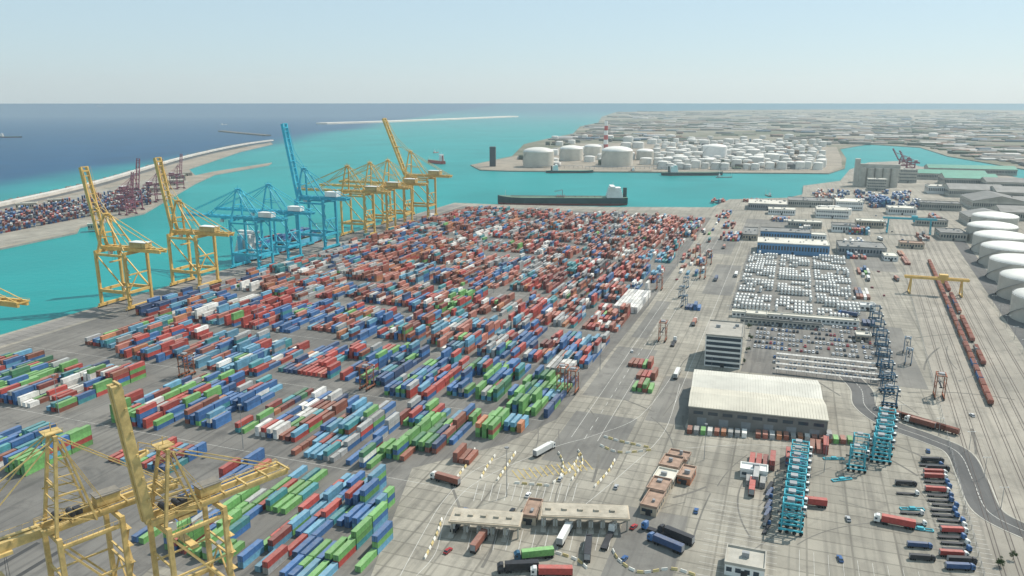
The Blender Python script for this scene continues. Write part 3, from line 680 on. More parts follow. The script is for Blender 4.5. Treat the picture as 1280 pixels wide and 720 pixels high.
# ---------------------------------------------------------------- buildings
def building(name,label,x,y,rot,w,d,h,wall,roof,storeys=2,kind='flat',cat='building',strip=False):
    t=Thing(name,cat,label); hw,hd=w/2,d/2
    b=MB(); b.box(-hw,hw,-hd,hd,0,h)
    t.part('wall',b.mesh('wall',[wall]))
    b=MB()
    if kind=='gable':
        r=h+min(w,d)*.11
        if w>d:
            b.hexa([(-hw-.5,-hd-.5,h+.01),(hw+.5,-hd-.5,h+.01),(hw+.5,0,r),(-hw-.5,0,r),(-hw-.5,-hd-.5,h+.35),(hw+.5,-hd-.5,h+.35),(hw+.5,0,r+.35),(-hw-.5,0,r+.35)])
            b.hexa([(-hw-.5,0,r),(hw+.5,0,r),(hw+.5,hd+.5,h+.01),(-hw-.5,hd+.5,h+.01),(-hw-.5,0,r+.35),(hw+.5,0,r+.35),(hw+.5,hd+.5,h+.35),(-hw-.5,hd+.5,h+.35)])
            for sx in (-hw,hw): b.face([(sx,-hd,h),(sx,hd,h),(sx,0,r)],1)
        else:
            b.hexa([(-hw-.5,-hd-.5,h+.01),(0,-hd-.5,r),(0,hd+.5,r),(-hw-.5,hd+.5,h+.01),(-hw-.5,-hd-.5,h+.35),(0,-hd-.5,r+.35),(0,hd+.5,r+.35),(-hw-.5,hd+.5,h+.35)])
            b.hexa([(0,-hd-.5,r),(hw+.5,-hd-.5,h+.01),(hw+.5,hd+.5,h+.01),(0,hd+.5,r),(0,-hd-.5,r+.35),(hw+.5,-hd-.5,h+.35),(hw+.5,hd+.5,h+.35),(0,hd+.5,r+.35)])
            for sy in (-hd,hd): b.face([(-hw,sy,h),(hw,sy,h),(0,sy,r)],1)
    else:
        b.box(-hw-.2,hw+.2,-hd-.2,hd+.2,h+.003,h+.3)
        for (a0,a1,b0,b1) in ((-hw-.2,hw+.2,-hd-.2,-hd+.2),(-hw-.2,hw+.2,hd-.2,hd+.2),(-hw-.2,-hw+.2,-hd+.2,hd-.2),(hw-.2,hw+.2,-hd+.2,hd-.2)): b.box(a0,a1,b0,b1,h+.3,h+1.1)
        rr=random.Random(int(abs(x*7+y)))
        for k in range(max(1,int(w*d/260))):
            px,py=rr.uniform(-hw+2,hw-3),rr.uniform(-hd+2,hd-3); b.box(px,px+rr.uniform(1,3),py,py+rr.uniform(1,2.5),h+.3,h+rr.uniform(1,2.4),1)
    t.part('roof',b.mesh('roof',[roof,wall if kind=='gable' else GRY]))
    sh=h/storeys
    for k in range(storeys):
        z0=k*sh+sh*(.25 if strip else .38); z1=k*sh+sh*(.86 if strip else .78)
        n=max(2,int(w/3.2)) if not strip else 1
        b=MB()
        for j in range(n):
            a=-hw+.6+j*(w-1.2)/n; e=a+(w-1.2)/n*(.62 if n>1 else 1); b.box(a,e,-hd-.05,-hd+.0,z0,z1)
        n=max(2,int(d/3.2)) if not strip else 1
        for sx in (-1,1):
            for j in range(n):
                a=-hd+.6+j*(d-1.2)/n; e=a+(d-1.2)/n*(.62 if n>1 else 1); b.box(min(sx*hw,sx*(hw+.05)),max(sx*hw,sx*(hw+.05)),a,e,z0,z1)
        t.part('window',b.mesh('window',[GLS]))
    b=MB(); b.box(-1.2,1.2,-hd-.12,-hd-.06,0,min(3,sh*.75)); t.part('door',b.mesh('door',[DRK]))
    return t.place(x,y,0,rot)
def big_shed():
    t=Thing('warehouse','warehouse','large warehouse with pale corrugated roof and grey walls')
    w,d,h=70,60,10.5
    b=MB(); b.box(-w/2,w/2,-d/2,d/2,0,h); t.part('wall',b.mesh('wall',[pm('shed_wall',(.22,.21,.195),.8,.25,.1)]))
    def rf(y0,y1,z0,r,name,mt):
        b=MB(); m=(y0+y1)/2
        n=48
        for k in range(n):
            xa=-w/2-.4+k*(w+.8)/n; xb=xa+(w+.8)/n*.93
            b.hexa([(xa,y0,z0),(xb,y0,z0),(xb,m,z0+r),(xa,m,z0+r),(xa,y0,z0+.3),(xb,y0,z0+.3),(xb,m,z0+r+.3),(xa,m,z0+r+.3)])
            b.hexa([(xa,m,z0+r),(xb,m,z0+r),(xb,y1,z0),(xa,y1,z0),(xa,m,z0+r+.3),(xb,m,z0+r+.3),(xb,y1,z0+.3),(xa,y1,z0+.3)])
        b.hexa([(-w/2-.3,y0+.1,z0-.3),(w/2+.3,y0+.1,z0-.3),(w/2+.3,m,z0+r-.3),(-w/2-.3,m,z0+r-.3),(-w/2-.3,y0+.1,z0),(w/2+.3,y0+.1,z0+.0),(w/2+.3,m,z0+r+.1),(-w/2-.3,m,z0+r+.1)])
        b.hexa([(-w/2-.3,m,z0+r-.3),(w/2+.3,m,z0+r-.3),(w/2+.3,y1-.1,z0-.3),(-w/2-.3,y1-.1,z0-.3),(-w/2-.3,m,z0+r+.1),(w/2+.3,m,z0+r+.1),(w/2+.3,y1-.1,z0),(-w/2-.3,y1-.1,z0)])
        for sx in (-w/2,w/2): b.face([(sx,y0,z0-.3),(sx,y1,z0-.3),(sx,m,z0+r)])
        t.part('roof',b.mesh(name,[mt]))
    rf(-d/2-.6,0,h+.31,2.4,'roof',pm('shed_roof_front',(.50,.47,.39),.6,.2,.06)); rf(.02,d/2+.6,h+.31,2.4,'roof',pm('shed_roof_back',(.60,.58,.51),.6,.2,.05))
    wm=MB().box(0,5,-.06,0,6.8,8.6).mesh('window',[GLS])
    for k in range(9): t.part('window',wm,-1,(-w/2+2.5+k*7.6,-d/2,0))
    dm=MB().box(-2.4,2.4,-.1,0,0,5).mesh('door',[GRY])
    for k in range(6): t.part('door',dm,-1,(-w/2+7+k*11.4,-d/2,0))
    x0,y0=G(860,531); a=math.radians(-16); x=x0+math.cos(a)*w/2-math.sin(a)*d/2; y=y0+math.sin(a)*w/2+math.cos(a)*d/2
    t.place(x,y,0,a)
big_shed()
def bfl(name,label,u,v,w,d,h,wall,roof,storeys=1,kind='flat',a=-18,**k):
    x0,y0=G(u,v); a=math.radians(a); building(name,label,x0+math.cos(a)*w/2-math.sin(a)*d/2,y0+math.sin(a)*w/2+math.cos(a)*d/2,a,w,d,h,wall,roof,storeys,kind,**k)
bfl('office_building','white office block with dark ribbon windows',880,457,23,36,21,WHT,pm('office_roof',(.36,.34,.30),.8,.2,.2),6,'flat',-18,strip=True)
bfl('blue_warehouse','long blue and white warehouse',946,316,78,40,12,BLUR,ROOFW,1)
bfl('blue_warehouse','dark blue shed with grey roof',950,300,60,34,11,BLUR,ROOFG,1)
bfl('warehouse','grey flat roofed warehouse beside tank containers',1048,318,50,40,9,GRY,ROOFG,1)
bfl('warehouse','white low warehouse near the channel',1020,272,46,38,12,WHT,ROOFW,2)
bfl('warehouse','white low warehouse near the channel',1045,262,40,50,13,WHT,ROOFW,2)
bfl('warehouse','pale grey warehouse with flat roof',935,262,60,60,10,GRY,ROOFW,1)
bfl('warehouse','pale grey warehouse with flat roof',985,258,70,50,10,CONC,ROOFG,1)
bfl('warehouse','beige shed by the lanes',928,300,18,60,7,BEI,ROOFG,1)
for (u,v,w,d,h,wl,rf) in ((1005,300,26,18,7,WHT,ROOFW),(985,284,44,20,8,CONC,ROOFW),(1040,290,30,26,9,WHT,ROOFG),(960,268,40,26,8,WHT,ROOFW),(1070,284,36,22,9,BEI,ROOFW),(1110,268,40,30,10,WHT,ROOFW),(1150,262,60,30,11,CONC,ROOFG),(1125,310,26,16,6,BEI,ROOFT),(1105,326,14,22,5,WHT,ROOFW),(1080,318,20,16,6,CONC,ROOFG),(1145,282,40,22,8,CONC,ROOFG),(1175,300,30,40,9,CONC,ROOFG),(1075,388,12,10,4,WHT,WHT),(1070,426,10,10,4,BEI,ROOFW),(932,400,16,12,5,CONC,ROOFW),(1160,242,80,40,14,WHT,ROOFW),(1100,222,60,30,14,CONC,ROOFW)):
    bfl('depot_building','low flat roofed depot building in the port',u,v,w,d,h,wl,rf,1)
for i,(u,v,w,d,h,rf) in enumerate(((1186,246,90,70,14,ROOFG),(1215,262,80,90,14,ROOFG),(1245,250,100,70,14,ROOFG),(1180,232,100,70,16,GRNR),(1140,224,150,60,14,GRNR),(1160,217,190,60,14,GRNR),(1232,236,120,60,14,ROOFG),(1250,275,90,60,12,ROOFG),(1270,262,90,60,12,ROOFG),(1210,282,60,60,12,ROOFG))):
    bfl('warehouse','long shed with green roof' if rf==GRNR else 'old grey gabled warehouse by the rail yard',u,v,w,d,h,CONC,rf,1,'gable')
bfl('long_shed','long low white canopy shed beside the tank containers',915,396,95,7,4,WHT,ROOFW,1)
bfl('long_shed','long low grey shed beside the car park',925,404,60,5,4,CONC,ROOFG,1)
for k in range(4):
    x,y=W(500+k*11,30)
    t=Thing('carport','carport','long white carport roof in the car park','carports'); b=MB()
    for j in range(31): b.box(-31+j*2,-31+j*2+1.86,-1.6,1.6,2.9,3.06)
    t.part('roof',b.mesh('roof',[pm('carport_roof',(.5,.49,.46),.6,.35,.3)])); b=MB()
    for j in range(11): b.beam((-30+j*6,0,0),(-30+j*6,0,2.9),.2)
    b.beam((-31,0,2.8),(31,0,2.8),.2)
    t.part('post',b.mesh('post',[GRY])); t.place(x,y,0,YR)
def canopy(u,v,w,a,label):
    t=Thing('gate_canopy','gate canopy',label); d=11
    b=MB(); b.box(-w/2,w/2,-d/2,d/2,5.6,6.5,0); b.box(-w/2+.6,w/2-.6,-d/2+.6,d/2-.6,6.5,6.7,1)
    for k in range(5): b.box(-w/2+2+k*w/5.5,-w/2+4+k*w/5.5,-1,1,6.7,7.5,1)
    t.part('roof',b.mesh('roof',[BEI,pm('canopy_top',(.40,.36,.29),.8,.3,.2)]))
    n=int(w/5)
    for k in range(n+1):
        b=MB(); x=-w/2+1+k*(w-2)/n; b.box(x-.3,x+.3,-4,-3.4,0,5.6); b.box(x-.3,x+.3,3.4,4,0,5.6); t.part('post',b.mesh('post',[CONC]))
        if k<n:
            b=MB(); b.box(x-.9,x+.9,-2.2,2.2,0.15,2.9,0); b.box(x-.92,x+.92,-1.8,1.8,1.3,2.2,1); b.box(x-1.1,x+1.1,-7,7,0,.15,2); t.part('booth',b.mesh('booth',[WHT,GLS,CONC]))
    x,y=G(u,v); t.place(x,y,0,math.radians(a))
canopy(608,664,29,-8,'beige concrete gate canopy over truck lanes')
canopy(731,656,36,-4,'long beige concrete gate canopy over truck lanes')
for (u,v,w_,d_,h_,wl,rf) in ((800,642,7,14,3.8,BEI,ROOFT),(808,622,8,12,4.2,BEI,ROOFT),(816,606,9,10,3.6,BEI,ROOFW),(823,592,9,12,4.2,BEI,ROOFT),(832,580,10,9,3.4,CONC,ROOFT),(846,604,6,12,3.2,ORA,ROOFT)):
    bfl('gate_building','low service building with worn reddish flat roof',u,v,w_,d_,h_,wl,rf,1,'flat',-26)
bfl('gate_building','small beige service building by the gate',652,655,6,14,3.6,BEI,ROOFT,1,'flat',-14)
bfl('small_building','small white building at the lot corner',905,718,14,12,4.5,WHT,CONC,1,'flat',-20)
bfl('small_building','white site office beside parked trailers',925,596,12,7,3.5,WHT,WHT,1,'flat',-18)
t=Thing('grain_silo','silo','grey concrete grain silo block by the channel'); b=MB()
for i in range(5):
    for j in range(2): b.tube((i*15-30,j*15-7,0),(i*15-30,j*15-7,38),7.4,16)
t.part('silo_cylinder',b.mesh('silo_cylinder',[CONC])); b=MB(); b.box(-40,40,-5,5,38,46); b.box(-46,-36,-8,8,0,56); t.part('head_house',b.mesh('head_house',[CONC])); x,y=G(1096,233); t.place(x,y,0,YR)
for (u,v,h) in ((1070,228,34),(1084,238,22),(1124,228,28)): bfl('silo_building','pale concrete industrial building by the silos',u,v,34,24,h,CONC,ROOFW,4)

# ---------------------------------------------------------------- tanks
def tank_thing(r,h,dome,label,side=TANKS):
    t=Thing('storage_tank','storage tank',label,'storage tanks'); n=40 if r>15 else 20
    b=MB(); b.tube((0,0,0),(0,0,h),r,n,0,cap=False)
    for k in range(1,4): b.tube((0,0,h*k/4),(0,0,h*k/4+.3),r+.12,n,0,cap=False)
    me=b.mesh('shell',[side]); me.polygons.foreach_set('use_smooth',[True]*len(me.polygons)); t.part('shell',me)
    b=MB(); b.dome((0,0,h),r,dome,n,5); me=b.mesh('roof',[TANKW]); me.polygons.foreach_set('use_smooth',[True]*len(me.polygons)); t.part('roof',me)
    b=MB()
    for k in range(n):
        a=2*math.pi*k/n; c=2*math.pi*(k+1)/n; b.beam((r*math.cos(a),r*math.sin(a),h+1),(r*math.cos(c),r*math.sin(c),h+1),.15); b.beam((r*math.cos(a),r*math.sin(a),h),(r*math.cos(a),r*math.sin(a),h+1),.12)
    for k in range(14):
        a=2.6+k*.09; c=a+.09; b.beam(((r+.8)*math.cos(a),(r+.8)*math.sin(a),h*k/14),((r+.8)*math.cos(c),(r+.8)*math.sin(c),h*(k+1)/14),1,.2)
    t.part('railing_stairs',b.mesh('railing_stairs',[GRY])); return t
big=tank_thing(28,19,5,'large white cylindrical storage tank with shallow domed roof')
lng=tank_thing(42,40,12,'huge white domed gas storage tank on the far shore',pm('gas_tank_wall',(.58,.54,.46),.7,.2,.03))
lngw=tank_thing(38,40,9,'tall white gas storage tank standing apart on the far shore',WHT)
med=tank_thing(19,18,3,'white cylindrical storage tank on the far shore',TANKW)
sml=tank_thing(11,15,2,'small white storage tank on the far shore',TANKW)
A=Vector(G(1238,301)); Z=Vector(G(1312,400)); dn=(Z-A).normalized(); pn=Vector((-dn.y,dn.x))
if pn.x<0: pn=-pn
for k in range(6):
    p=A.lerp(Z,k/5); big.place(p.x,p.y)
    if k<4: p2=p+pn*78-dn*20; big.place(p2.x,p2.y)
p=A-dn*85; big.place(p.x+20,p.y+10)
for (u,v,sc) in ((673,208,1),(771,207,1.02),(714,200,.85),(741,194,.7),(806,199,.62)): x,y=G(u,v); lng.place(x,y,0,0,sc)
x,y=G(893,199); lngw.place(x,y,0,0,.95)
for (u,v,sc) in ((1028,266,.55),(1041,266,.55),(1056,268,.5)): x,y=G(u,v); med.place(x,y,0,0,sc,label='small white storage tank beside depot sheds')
placed=[(673,208),(771,207),(714,200),(741,194),(806,199),(893,199)]
def spread(t,n,u0,u1,v0,v1,minu,minv,s0=.7,s1=1.2):
    c=0;tr=0
    while c<n and tr<5000:
        tr+=1; u=R.uniform(u0,u1); v=R.uniform(v0,v1)
        if all(abs(u-a)>minu or abs(v-b_)>minv for a,b_ in placed):
            placed.append((u,v)); x,y=G(u,v); t.place(x,y,-.3,0,R.uniform(s0,s1)); c+=1
spread(med,60,690,1000,172,206,13,3.6)
spread(sml,130,820,1030,178,212,7.5,2.6,.8,1.3)
spread(med,14,1060,1270,150,176,22,4)
t=Thing('chimney','chimney','tall red and white striped chimney on the far shore'); b=MB()
for k in range(6): b.tube((0,0,k*17),(0,0,k*17+17),9-k*.5,14,(k+1)%2,8.5-k*.5)
t.part('shaft',b.mesh('shaft',[WHT,REDM])); x,y=G(757,186); t.place(x,y)
bfl('harbour_control_building','dark tower at the end of the tank jetty',612,208,16,14,52,DRK,GRY,8,'flat',-5)
t=Thing('pipe_rack','pipe rack','long grey pipe rack between the storage tanks','pipe racks'); b=MB()
for k in range(5): b.tube((-60,-2+k,6),(60,-2+k,6),.35,6)
for k in range(11): b.beam((-60+k*12,-2.6,0),(-60+k*12,-2.6,6.5),.4); b.beam((-60+k*12,2.6,0),(-60+k*12,2.6,6.5),.4); b.beam((-60+k*12,-2.6,5.4),(-60+k*12,2.6,5.4),.4)
t.root=b.mesh('pipe_rack',[GRY])
for (u,v) in ((700,210),(800,211),(850,212),(930,213),(980,213),(760,211)): x,y=G(u,v); t.place(x,y,-.25,-.02)

def inside(pt,pl):
    x,y=pt; c=False; n=len(pl); j=n-1
    for i in range(n):
        if (pl[i][1]>y)!=(pl[j][1]>y) and x<(pl[j][0]-pl[i][0])*(y-pl[i][1])/(pl[j][1]-pl[i][1])+pl[i][0]: c=not c
        j=i
    return c
bx=MB(); bx.box(-.5,.5,-.5,.5,0,1); bx.face([(-.5,-.5,1),(.5,-.5,1),(.5,0,1.18),(-.5,0,1.18)]); bx.face([(-.5,0,1.18),(.5,0,1.18),(.5,.5,1),(-.5,.5,1)])
tv=np.array(bx.v); tf=np.array(bx.f); V=[];FQ=[];CQ=[];base=0
cols=[(.5,.49,.45),(.33,.3,.26),(.25,.23,.2),(.26,.16,.11),(.17,.17,.17),(.55,.54,.51),(.12,.17,.22),(.25,.18,.13),(.06,.09,.045),(.08,.1,.05),(.05,.07,.04),(.15,.15,.12)]
cnt=0
def sprawl_box(x,y,w,d,h,rot,z,col):
    global base
    P=tv*np.array([w,d,h]); c,s=math.cos(rot),math.sin(rot)
    V.append(np.stack([P[:,0]*c-P[:,1]*s+x,P[:,0]*s+P[:,1]*c+y,P[:,2]+z],-1)); FQ.append(tf+base); base+=len(tv)
    k=R.uniform(.65,1.05); CQ.append(np.repeat(np.array([[col[0]*k,col[1]*k,col[2]*k,1]]),len(tf),0))
tries=0
while cnt<1900 and tries<80000:
    tries+=1; u=R.uniform(650,1330); v=139.5+ (R.random()**1.1)*72; x,y=G(u,v)
    tf_=u<1045 and v>176
    if tf_ and R.random()<.5: continue
    if not inside((x,y),far): continue
    if not inside((x+90,y-60),far) or not inside((x-90,y-60),far): continue
    n_=math.sin(x*.003+1)*math.sin(y*.0018)+.5*math.sin(x*.008+y*.004)
    if n_<-.1 and R.random()<.88: continue
    k=1+max(0,(y-2500))/7000
    if tf_: w_,d_,h_=R.uniform(8,30),R.uniform(8,24),R.choice((5,8,12))
    else: w_,d_,h_=R.uniform(20,110)*k,R.uniform(16,50)*k,R.choice((4,5,6,8,10))
    sprawl_box(x,y,w_,d_,h_,YR+R.choice((0,0,.3)),-.3,R.choice(cols)); cnt+=1
me=np_mesh('district',np.concatenate(V),np.concatenate(FQ),np.concatenate(CQ),attr_mat('district_walls',.8,.02,.2))
o=link(bpy.data.objects.new('industrial_district',me)); o['kind']='stuff'; o['label']='dense hazy mass of far industrial sheds and buildings'; o['category']='industrial district'
for (u,v,w_,d_,h_) in ((205,232,40,20,10),(188,240,26,18,8),(214,226,30,16,12),(20,262,30,14,9),(60,256,24,14,8),(110,288,20,12,8),(228,220,22,14,7)):
    bfl('port_building','small pale port building on the opposite quay',u,v,w_,d_,h_,BEI,ROOFW,1,'flat',25)

# ---------------------------------------------------------------- ships
def ship(name,label,L,B,D,hull,deckm,superx,superh,ftype='tanker',cat='ship',sup=None):
    t=Thing(name,cat,label); sup=sup or WHT
    st=[(-.5,.62,.0),(-.47,.86,0),(-.38,1,0),(.3,1,0),(.4,.8,.04),(.46,.45,.12),(.5,.03,.22)]
    b=MB(); rows_=[]
    for (fx,fw,up) in st:
        x=fx*L; w=B/2*fw; z=D*(1+up)
        wl=.75 if abs(fx)>.45 else .95
        rows_.append([(x*(.985),-w*wl,-2.4),(x,-w,D*.25),(x,-w,z),(x,w,z),(x,w,D*.25),(x*.985,w*wl,-2.4)])
    for i in range(len(rows_)-1):
        a,c=rows_[i],rows_[i+1]
        for k in range(5):
            b.face([a[k],a[k+1],c[k+1],c[k]],1 if k in (0,4) else (2 if k==2 else 0))
    b.face(rows_[0][::-1]); b.face(rows_[-1])
    t.part('hull',b.mesh('hull',[hull,ANTI,deckm]))
    b=MB(); x0=superx*L; sw=B*.42; n=max(2,int(superh/3)); ln=L*.06
    for k in range(n): f=1-.06*k; b.box(x0-ln*f,x0+ln*f,-sw*f,sw*f,D+k*superh/n,D+(k+1)*superh/n-.25,0); b.box(x0-ln*f+.4,x0+ln*f+.06,-sw*f+.4,sw*f-.4,D+(k+.45)*superh/n,D+(k+.8)*superh/n,1)
    b.box(x0,x0+ln*.6,-B/2,B/2,D+superh,D+superh+2.6,0); b.box(x0+ln*.6,x0+ln*.6+.06,-B/2+1,B/2-1,D+superh+1,D+superh+2.1,1)
    t.part('superstructure',b.mesh('superstructure',[sup,GLS]))
    b=MB(); b.tube((x0-ln*1.35,0,D),(x0-ln*1.35,0,D+superh*.95),B*.1,12,0); t.part('funnel',b.mesh('funnel',[DGRN if ftype=='tanker' else hull]))
    b=MB(); b.beam((x0+ln*.2,0,D+superh+2),(x0+ln*.2,0,D+superh+9),.5); b.beam((.44*L,0,D*1.1),(.44*L,0,D*1.1+10),.5); t.part('mast',b.mesh('mast',[WHT]))
    if ftype=='tanker':
        b=MB()
        for y in (-1.6,-.5,.6,1.7): b.tube((-L*.3,y,D+1.4),(L*.4,y,D+1.4),.3,6,0)
        for k in range(14): b.box(-L*.3+k*L*.05-.3,-L*.3+k*L*.05+.3,-4,4,D,D+1.1,1)
        for k in range(5): b.box(-4+k*3,-3+k*3,-B*.42,B*.42,D+1.7,D+2.3,0)
        for sy in (-1,1): b.beam((0,sy*3,D),(0,sy*3,D+12),.8,mat=1); b.beam((0,sy*3,D+12),(14,sy*6,D+9),.5,mat=1)
        t.part('deck_piping',b.mesh('deck_piping',[ANTI,GRY]))
    return t
x,y=G(701,250); ship('tanker_ship','long dark green tanker ship moored beyond the container yard',225,34,13,DGRN,DECK,-.40,17).place(x,1336,-2.6,math.pi-.03)
x,y=W(762,-570); ship('container_ship','light blue container ship moored at the quay',160,26,10,HULB,DECK,-.4,20,'cargo').place(x,y,-2.6,math.atan2(CT,ST))
x,y=G(545,203); ship('cargo_ship','red and white cargo ship entering the harbour',90,16,9,REDM,DECK,-.35,16,'cargo').place(x,y,-2.6,2.2)
for (u,v,L,rot,mt) in ((125,133,260,.3,WHT),(280,156,60,1,WHT),(12,172,120,.1,DRK),(545,191,40,1.2,REDM),(712,216,120,.02,DGRN),(865,219,150,.02,DGRN),(800,215,60,.02,REDM),(960,245,30,1.6,DRK),(905,222,40,.1,GRY)):
    x,y=G(u,v,-2.6); ship('cargo_ship' if L>70 else 'small_boat','dark cargo vessel on the water' if mt in (DRK,DGRN) else 'small vessel under way on the water',L,L*.15,L*.05,mt,DECK,-.3,L*.1,'cargo','ship' if L>70 else 'boat').place(x,y,-2.6,rot)

# ---------------------------------------------------------------- vehicles
def truck(cabm,boxm,label,load=True):
    t=Thing('articulated_truck','truck',label,'trucks in the port')
    b=MB(); b.box(5.6,7.9,-1.22,1.22,.9,3.1,0); b.hexa([(5.7,-1.2,3.1),(7.7,-1.2,3.1),(7.7,1.2,3.1),(5.7,1.2,3.1),(5.7,-1.1,3.8),(6.9,-1.1,3.8),(6.9,1.1,3.8),(5.7,1.1,3.8)],0)
    b.box(7.9,7.96,-1.1,1.1,1.9,2.9,1); b.box(6.6,7.5,-1.26,1.26,1.9,2.8,1); b.box(4,6,-1,1,.7,1.1,2); t.part('cab',b.mesh('cab',[cabm,GLS,DRK]))
    b=MB(); b.box(-7.6,5.2,-1.2,1.2,1.05,1.3,0); b.box(-7.6,5.2,-.5,.5,.8,1.05,0); t.part('trailer_chassis',b.mesh('trailer_chassis',[DRK]))
    if load: b=MB(); b.box(-7.5,5,-1.24,1.24,1.31,3.95,0); b.box(-7.56,-7.5,-1.1,1.1,1.4,3.8,1); t.part('trailer_box',b.mesh('trailer_box',[boxm,GRY]))
    w=MB(); w.tube((0,-.18,0),(0,.18,0),.52,12,0); wm=w.mesh('wheel',[TYR])
    for x in (7.2,4.2,3,-4.2,-5.5,-6.8):
        for y in (-1.05,1.05): t.part('wheel',wm,-1,(x,y,.52))
    return t
cm=lambda c: pm('container_'+c,PAL[c],.6,.32,.7,rnd=.25,dust=.45)
TR={'ww':truck(WHT,WHT,'white articulated truck with white box trailer'),'bg':truck(DBL,cm('green'),'articulated truck carrying a green container'),'wr':truck(WHT,cm('red'),'white cab truck carrying a red container'),
 'bb':truck(cm('blue'),cm('navy'),'blue articulated truck with dark container'),'be':truck(cm('blue'),DRK,'blue truck with empty trailer chassis',False),'we':truck(WHT,DRK,'white truck with empty trailer chassis',False),'wb':truck(WHT,cm('brown'),'white cab truck carrying a brown container'),'bk':truck(DRK,DRK,'dark truck with dark box trailer')}
fw=math.pi/2+YR
for (u,v,k,dr) in ((680,566,'ww',-.35),(668,698,'bg',2.1),(648,714,'bk',2.0),(845,674,'bk',1.2),(832,684,'bb',1.2),(825,668,'be',1.3),(940,612,'wr',0),(1118,657,'wr',1.5),(1010,632,'wr',1.7),(575,655,'be',0),(600,680,'wb',.0),(706,672,'ww',0),(735,690,'bk',.2),(760,676,'we',0),(690,720,'wr',1.9),(842,430,'we',0),(846,470,'ww',0),(868,405,'wb',0),(920,345,'ww',0),(905,310,'wb',0),(555,545,'wr',.1),(1150,532,'wb',1.1),(880,290,'ww',0),(895,350,'bb',0),(557,603,'wb',1.4),(1085,350,'ww',0),(1090,385,'we',0),(1120,350,'wb',.1),(1060,395,'bb',1.2),(1100,300,'ww',.2)):
    x,y=G(u,v); TR[k].place(x,y,0,fw+dr)
for k in range(22):
    p=Vector(G(1165,578)).lerp(Vector(G(1200,712)),k/21); TR[R.choice(['bb','be','be','we','be','wr','bk'])].place(p.x+R.uniform(-1.5,1.5),p.y,0,fw-1.35+R.uniform(-.05,.05),.68)
for k in range(9):
    p=Vector(G(1140,596)).lerp(Vector(G(1165,700)),k/8)
    if k%3: TR[R.choice(['bb','be','we','bk'])].place(p.x-4,p.y,0,fw-1.35,.6)
for k in range(7):
    p=Vector(G(958,662)).lerp(Vector(G(962,612)),k/6); TR[R.choice(['bk','bb','be'])].place(p.x,p.y,0,fw-.2,.6)
t=Thing('spreader_frame','spreader','light blue container spreader frame on the pavement','spreader frames'); b=MB()
for y in (-1.1,1.1): b.beam((-6,y,.5),(6,y,.5),.4,.5)
for x in (-6,-2,2,6): b.beam((x,-1.3,.5),(x,1.3,.5),.5,.6)
b.box(-1.5,1.5,-.9,.9,.7,1.6); t.root=b.mesh('spreader_frame',[CYA])
for (u,v) in ((1140,637),(1150,662),(1042,574),(1052,600)): x,y=G(u,v); t.place(x,y,0,R.uniform(-.3,.3),.8)
cars=[]
for nm,c in (('white',(.7,.7,.7)),('silver',(.4,.41,.42)),('black',(.03,.03,.035)),('blue',(.04,.1,.25)),('red',(.35,.03,.03))):
    m=pm('car_'+nm,c,.3,.05,.5,spec=.5); t=Thing('parked_car','car',nm+' car parked in the port car park','cars in the port car park')
    b=MB(); b.box(-2.1,2.1,-.86,.86,.3,.86,0); b.hexa([(-1.9,-.8,.86),(1,-.8,.86),(1,.8,.86),(-1.9,.8,.86),(-1.4,-.66,1.42),(.4,-.66,1.42),(.4,.66,1.42),(-1.4,.66,1.42)],1); b.box(-1.35,.35,-.64,.64,1.421,1.46,0)
    for x in (-1.35,1.35):
        for y in (-.8,.8): b.tube((x,y-.1,.32),(x,y+.1,.32),.32,8,2)
    t.root=b.mesh('parked_car',[m,GLS,TYR]); cars.append(t)
nc=0
for r in range(7):
    for k in range(31):
        if R.random()<.8 and nc<190: x,y=W(552+r*12,-16+k*2.6); R.choices(cars,(5,4,3,1,1))[0].place(x,y,0,YR+math.pi/2+R.choice((0,math.pi))); nc+=1
for r in range(3):
    for k in range(24):
        if R.random()<.7 and nc<260: x,y=W(505+r*11+5,-2+k*2.6); R.choices(cars,(5,4,3,1,1))[0].place(x,y,0,YR+math.pi/2); nc+=1
for (u,v) in ((700,600),(640,640),(850,590),(870,640),(1215,520),(1160,565),(790,440),(846,350),(1090,360),(1105,370),(1098,340),(1110,318),(1128,300),(1115,290),(1140,310),(1095,270),(900,520),(770,610),(780,700),(792,660),(660,620),(560,690),(1060,650),(1050,700)): x,y=G(u,v); R.choice(cars).place(x,y,0,fw+R.uniform(-.3,.3))
t=Thing('tank_container','tank container','white tank container in a steel frame','tank containers in rows'); b=MB()
b.tube((0,-2.7,1.3),(0,2.7,1.3),1.1,10,0)
for x in (-1.15,1.15):
    for z in (.08,2.5): b.beam((x,-3,z),(x,3,z),.12,mat=1)
    for y in (-3,3): b.beam((x,y,0),(x,y,2.55),.14,mat=1)
t.root=b.mesh('tank_container',[WHT,GRY]); n=0; rest=[]
for r in range(24):
    if r in (5,11,17): continue
    s=660+r*10.8
    for k in range(33):
        c=-38+k*3.05
        if (k in (10,21)) : continue
        if math.sin(r*1.3+k*.35)<-.7 or R.random()<.1: continue
        x,y=W(s,c); two=math.sin(r*.9+k*.2)>.3
        for z in ((.03,2.63) if two else (.03,)):
            if n<300: t.place(x,y,z,YR,label=None if z<1 else 'white tank container stacked on another tank container'); n+=1
            else: rest.append((x,y,z))
tv=np.array([v.co[:] for v in t.root.vertices])
b2=MB(); ca,sa=math.cos(YR),math.sin(YR); fs=[tuple(p.vertices) for p in t.root.polygons]; ms=[p.material_index for p in t.root.polygons]
for (x,y,z) in rest:
    i=len(b2.v); b2.v+=[(a*ca-c*sa+x,a*sa+c*ca+y,e+z) for a,c,e in tv.tolist()]; b2.f+=[tuple(i+k for k in f) for f in fs]; b2.m+=ms
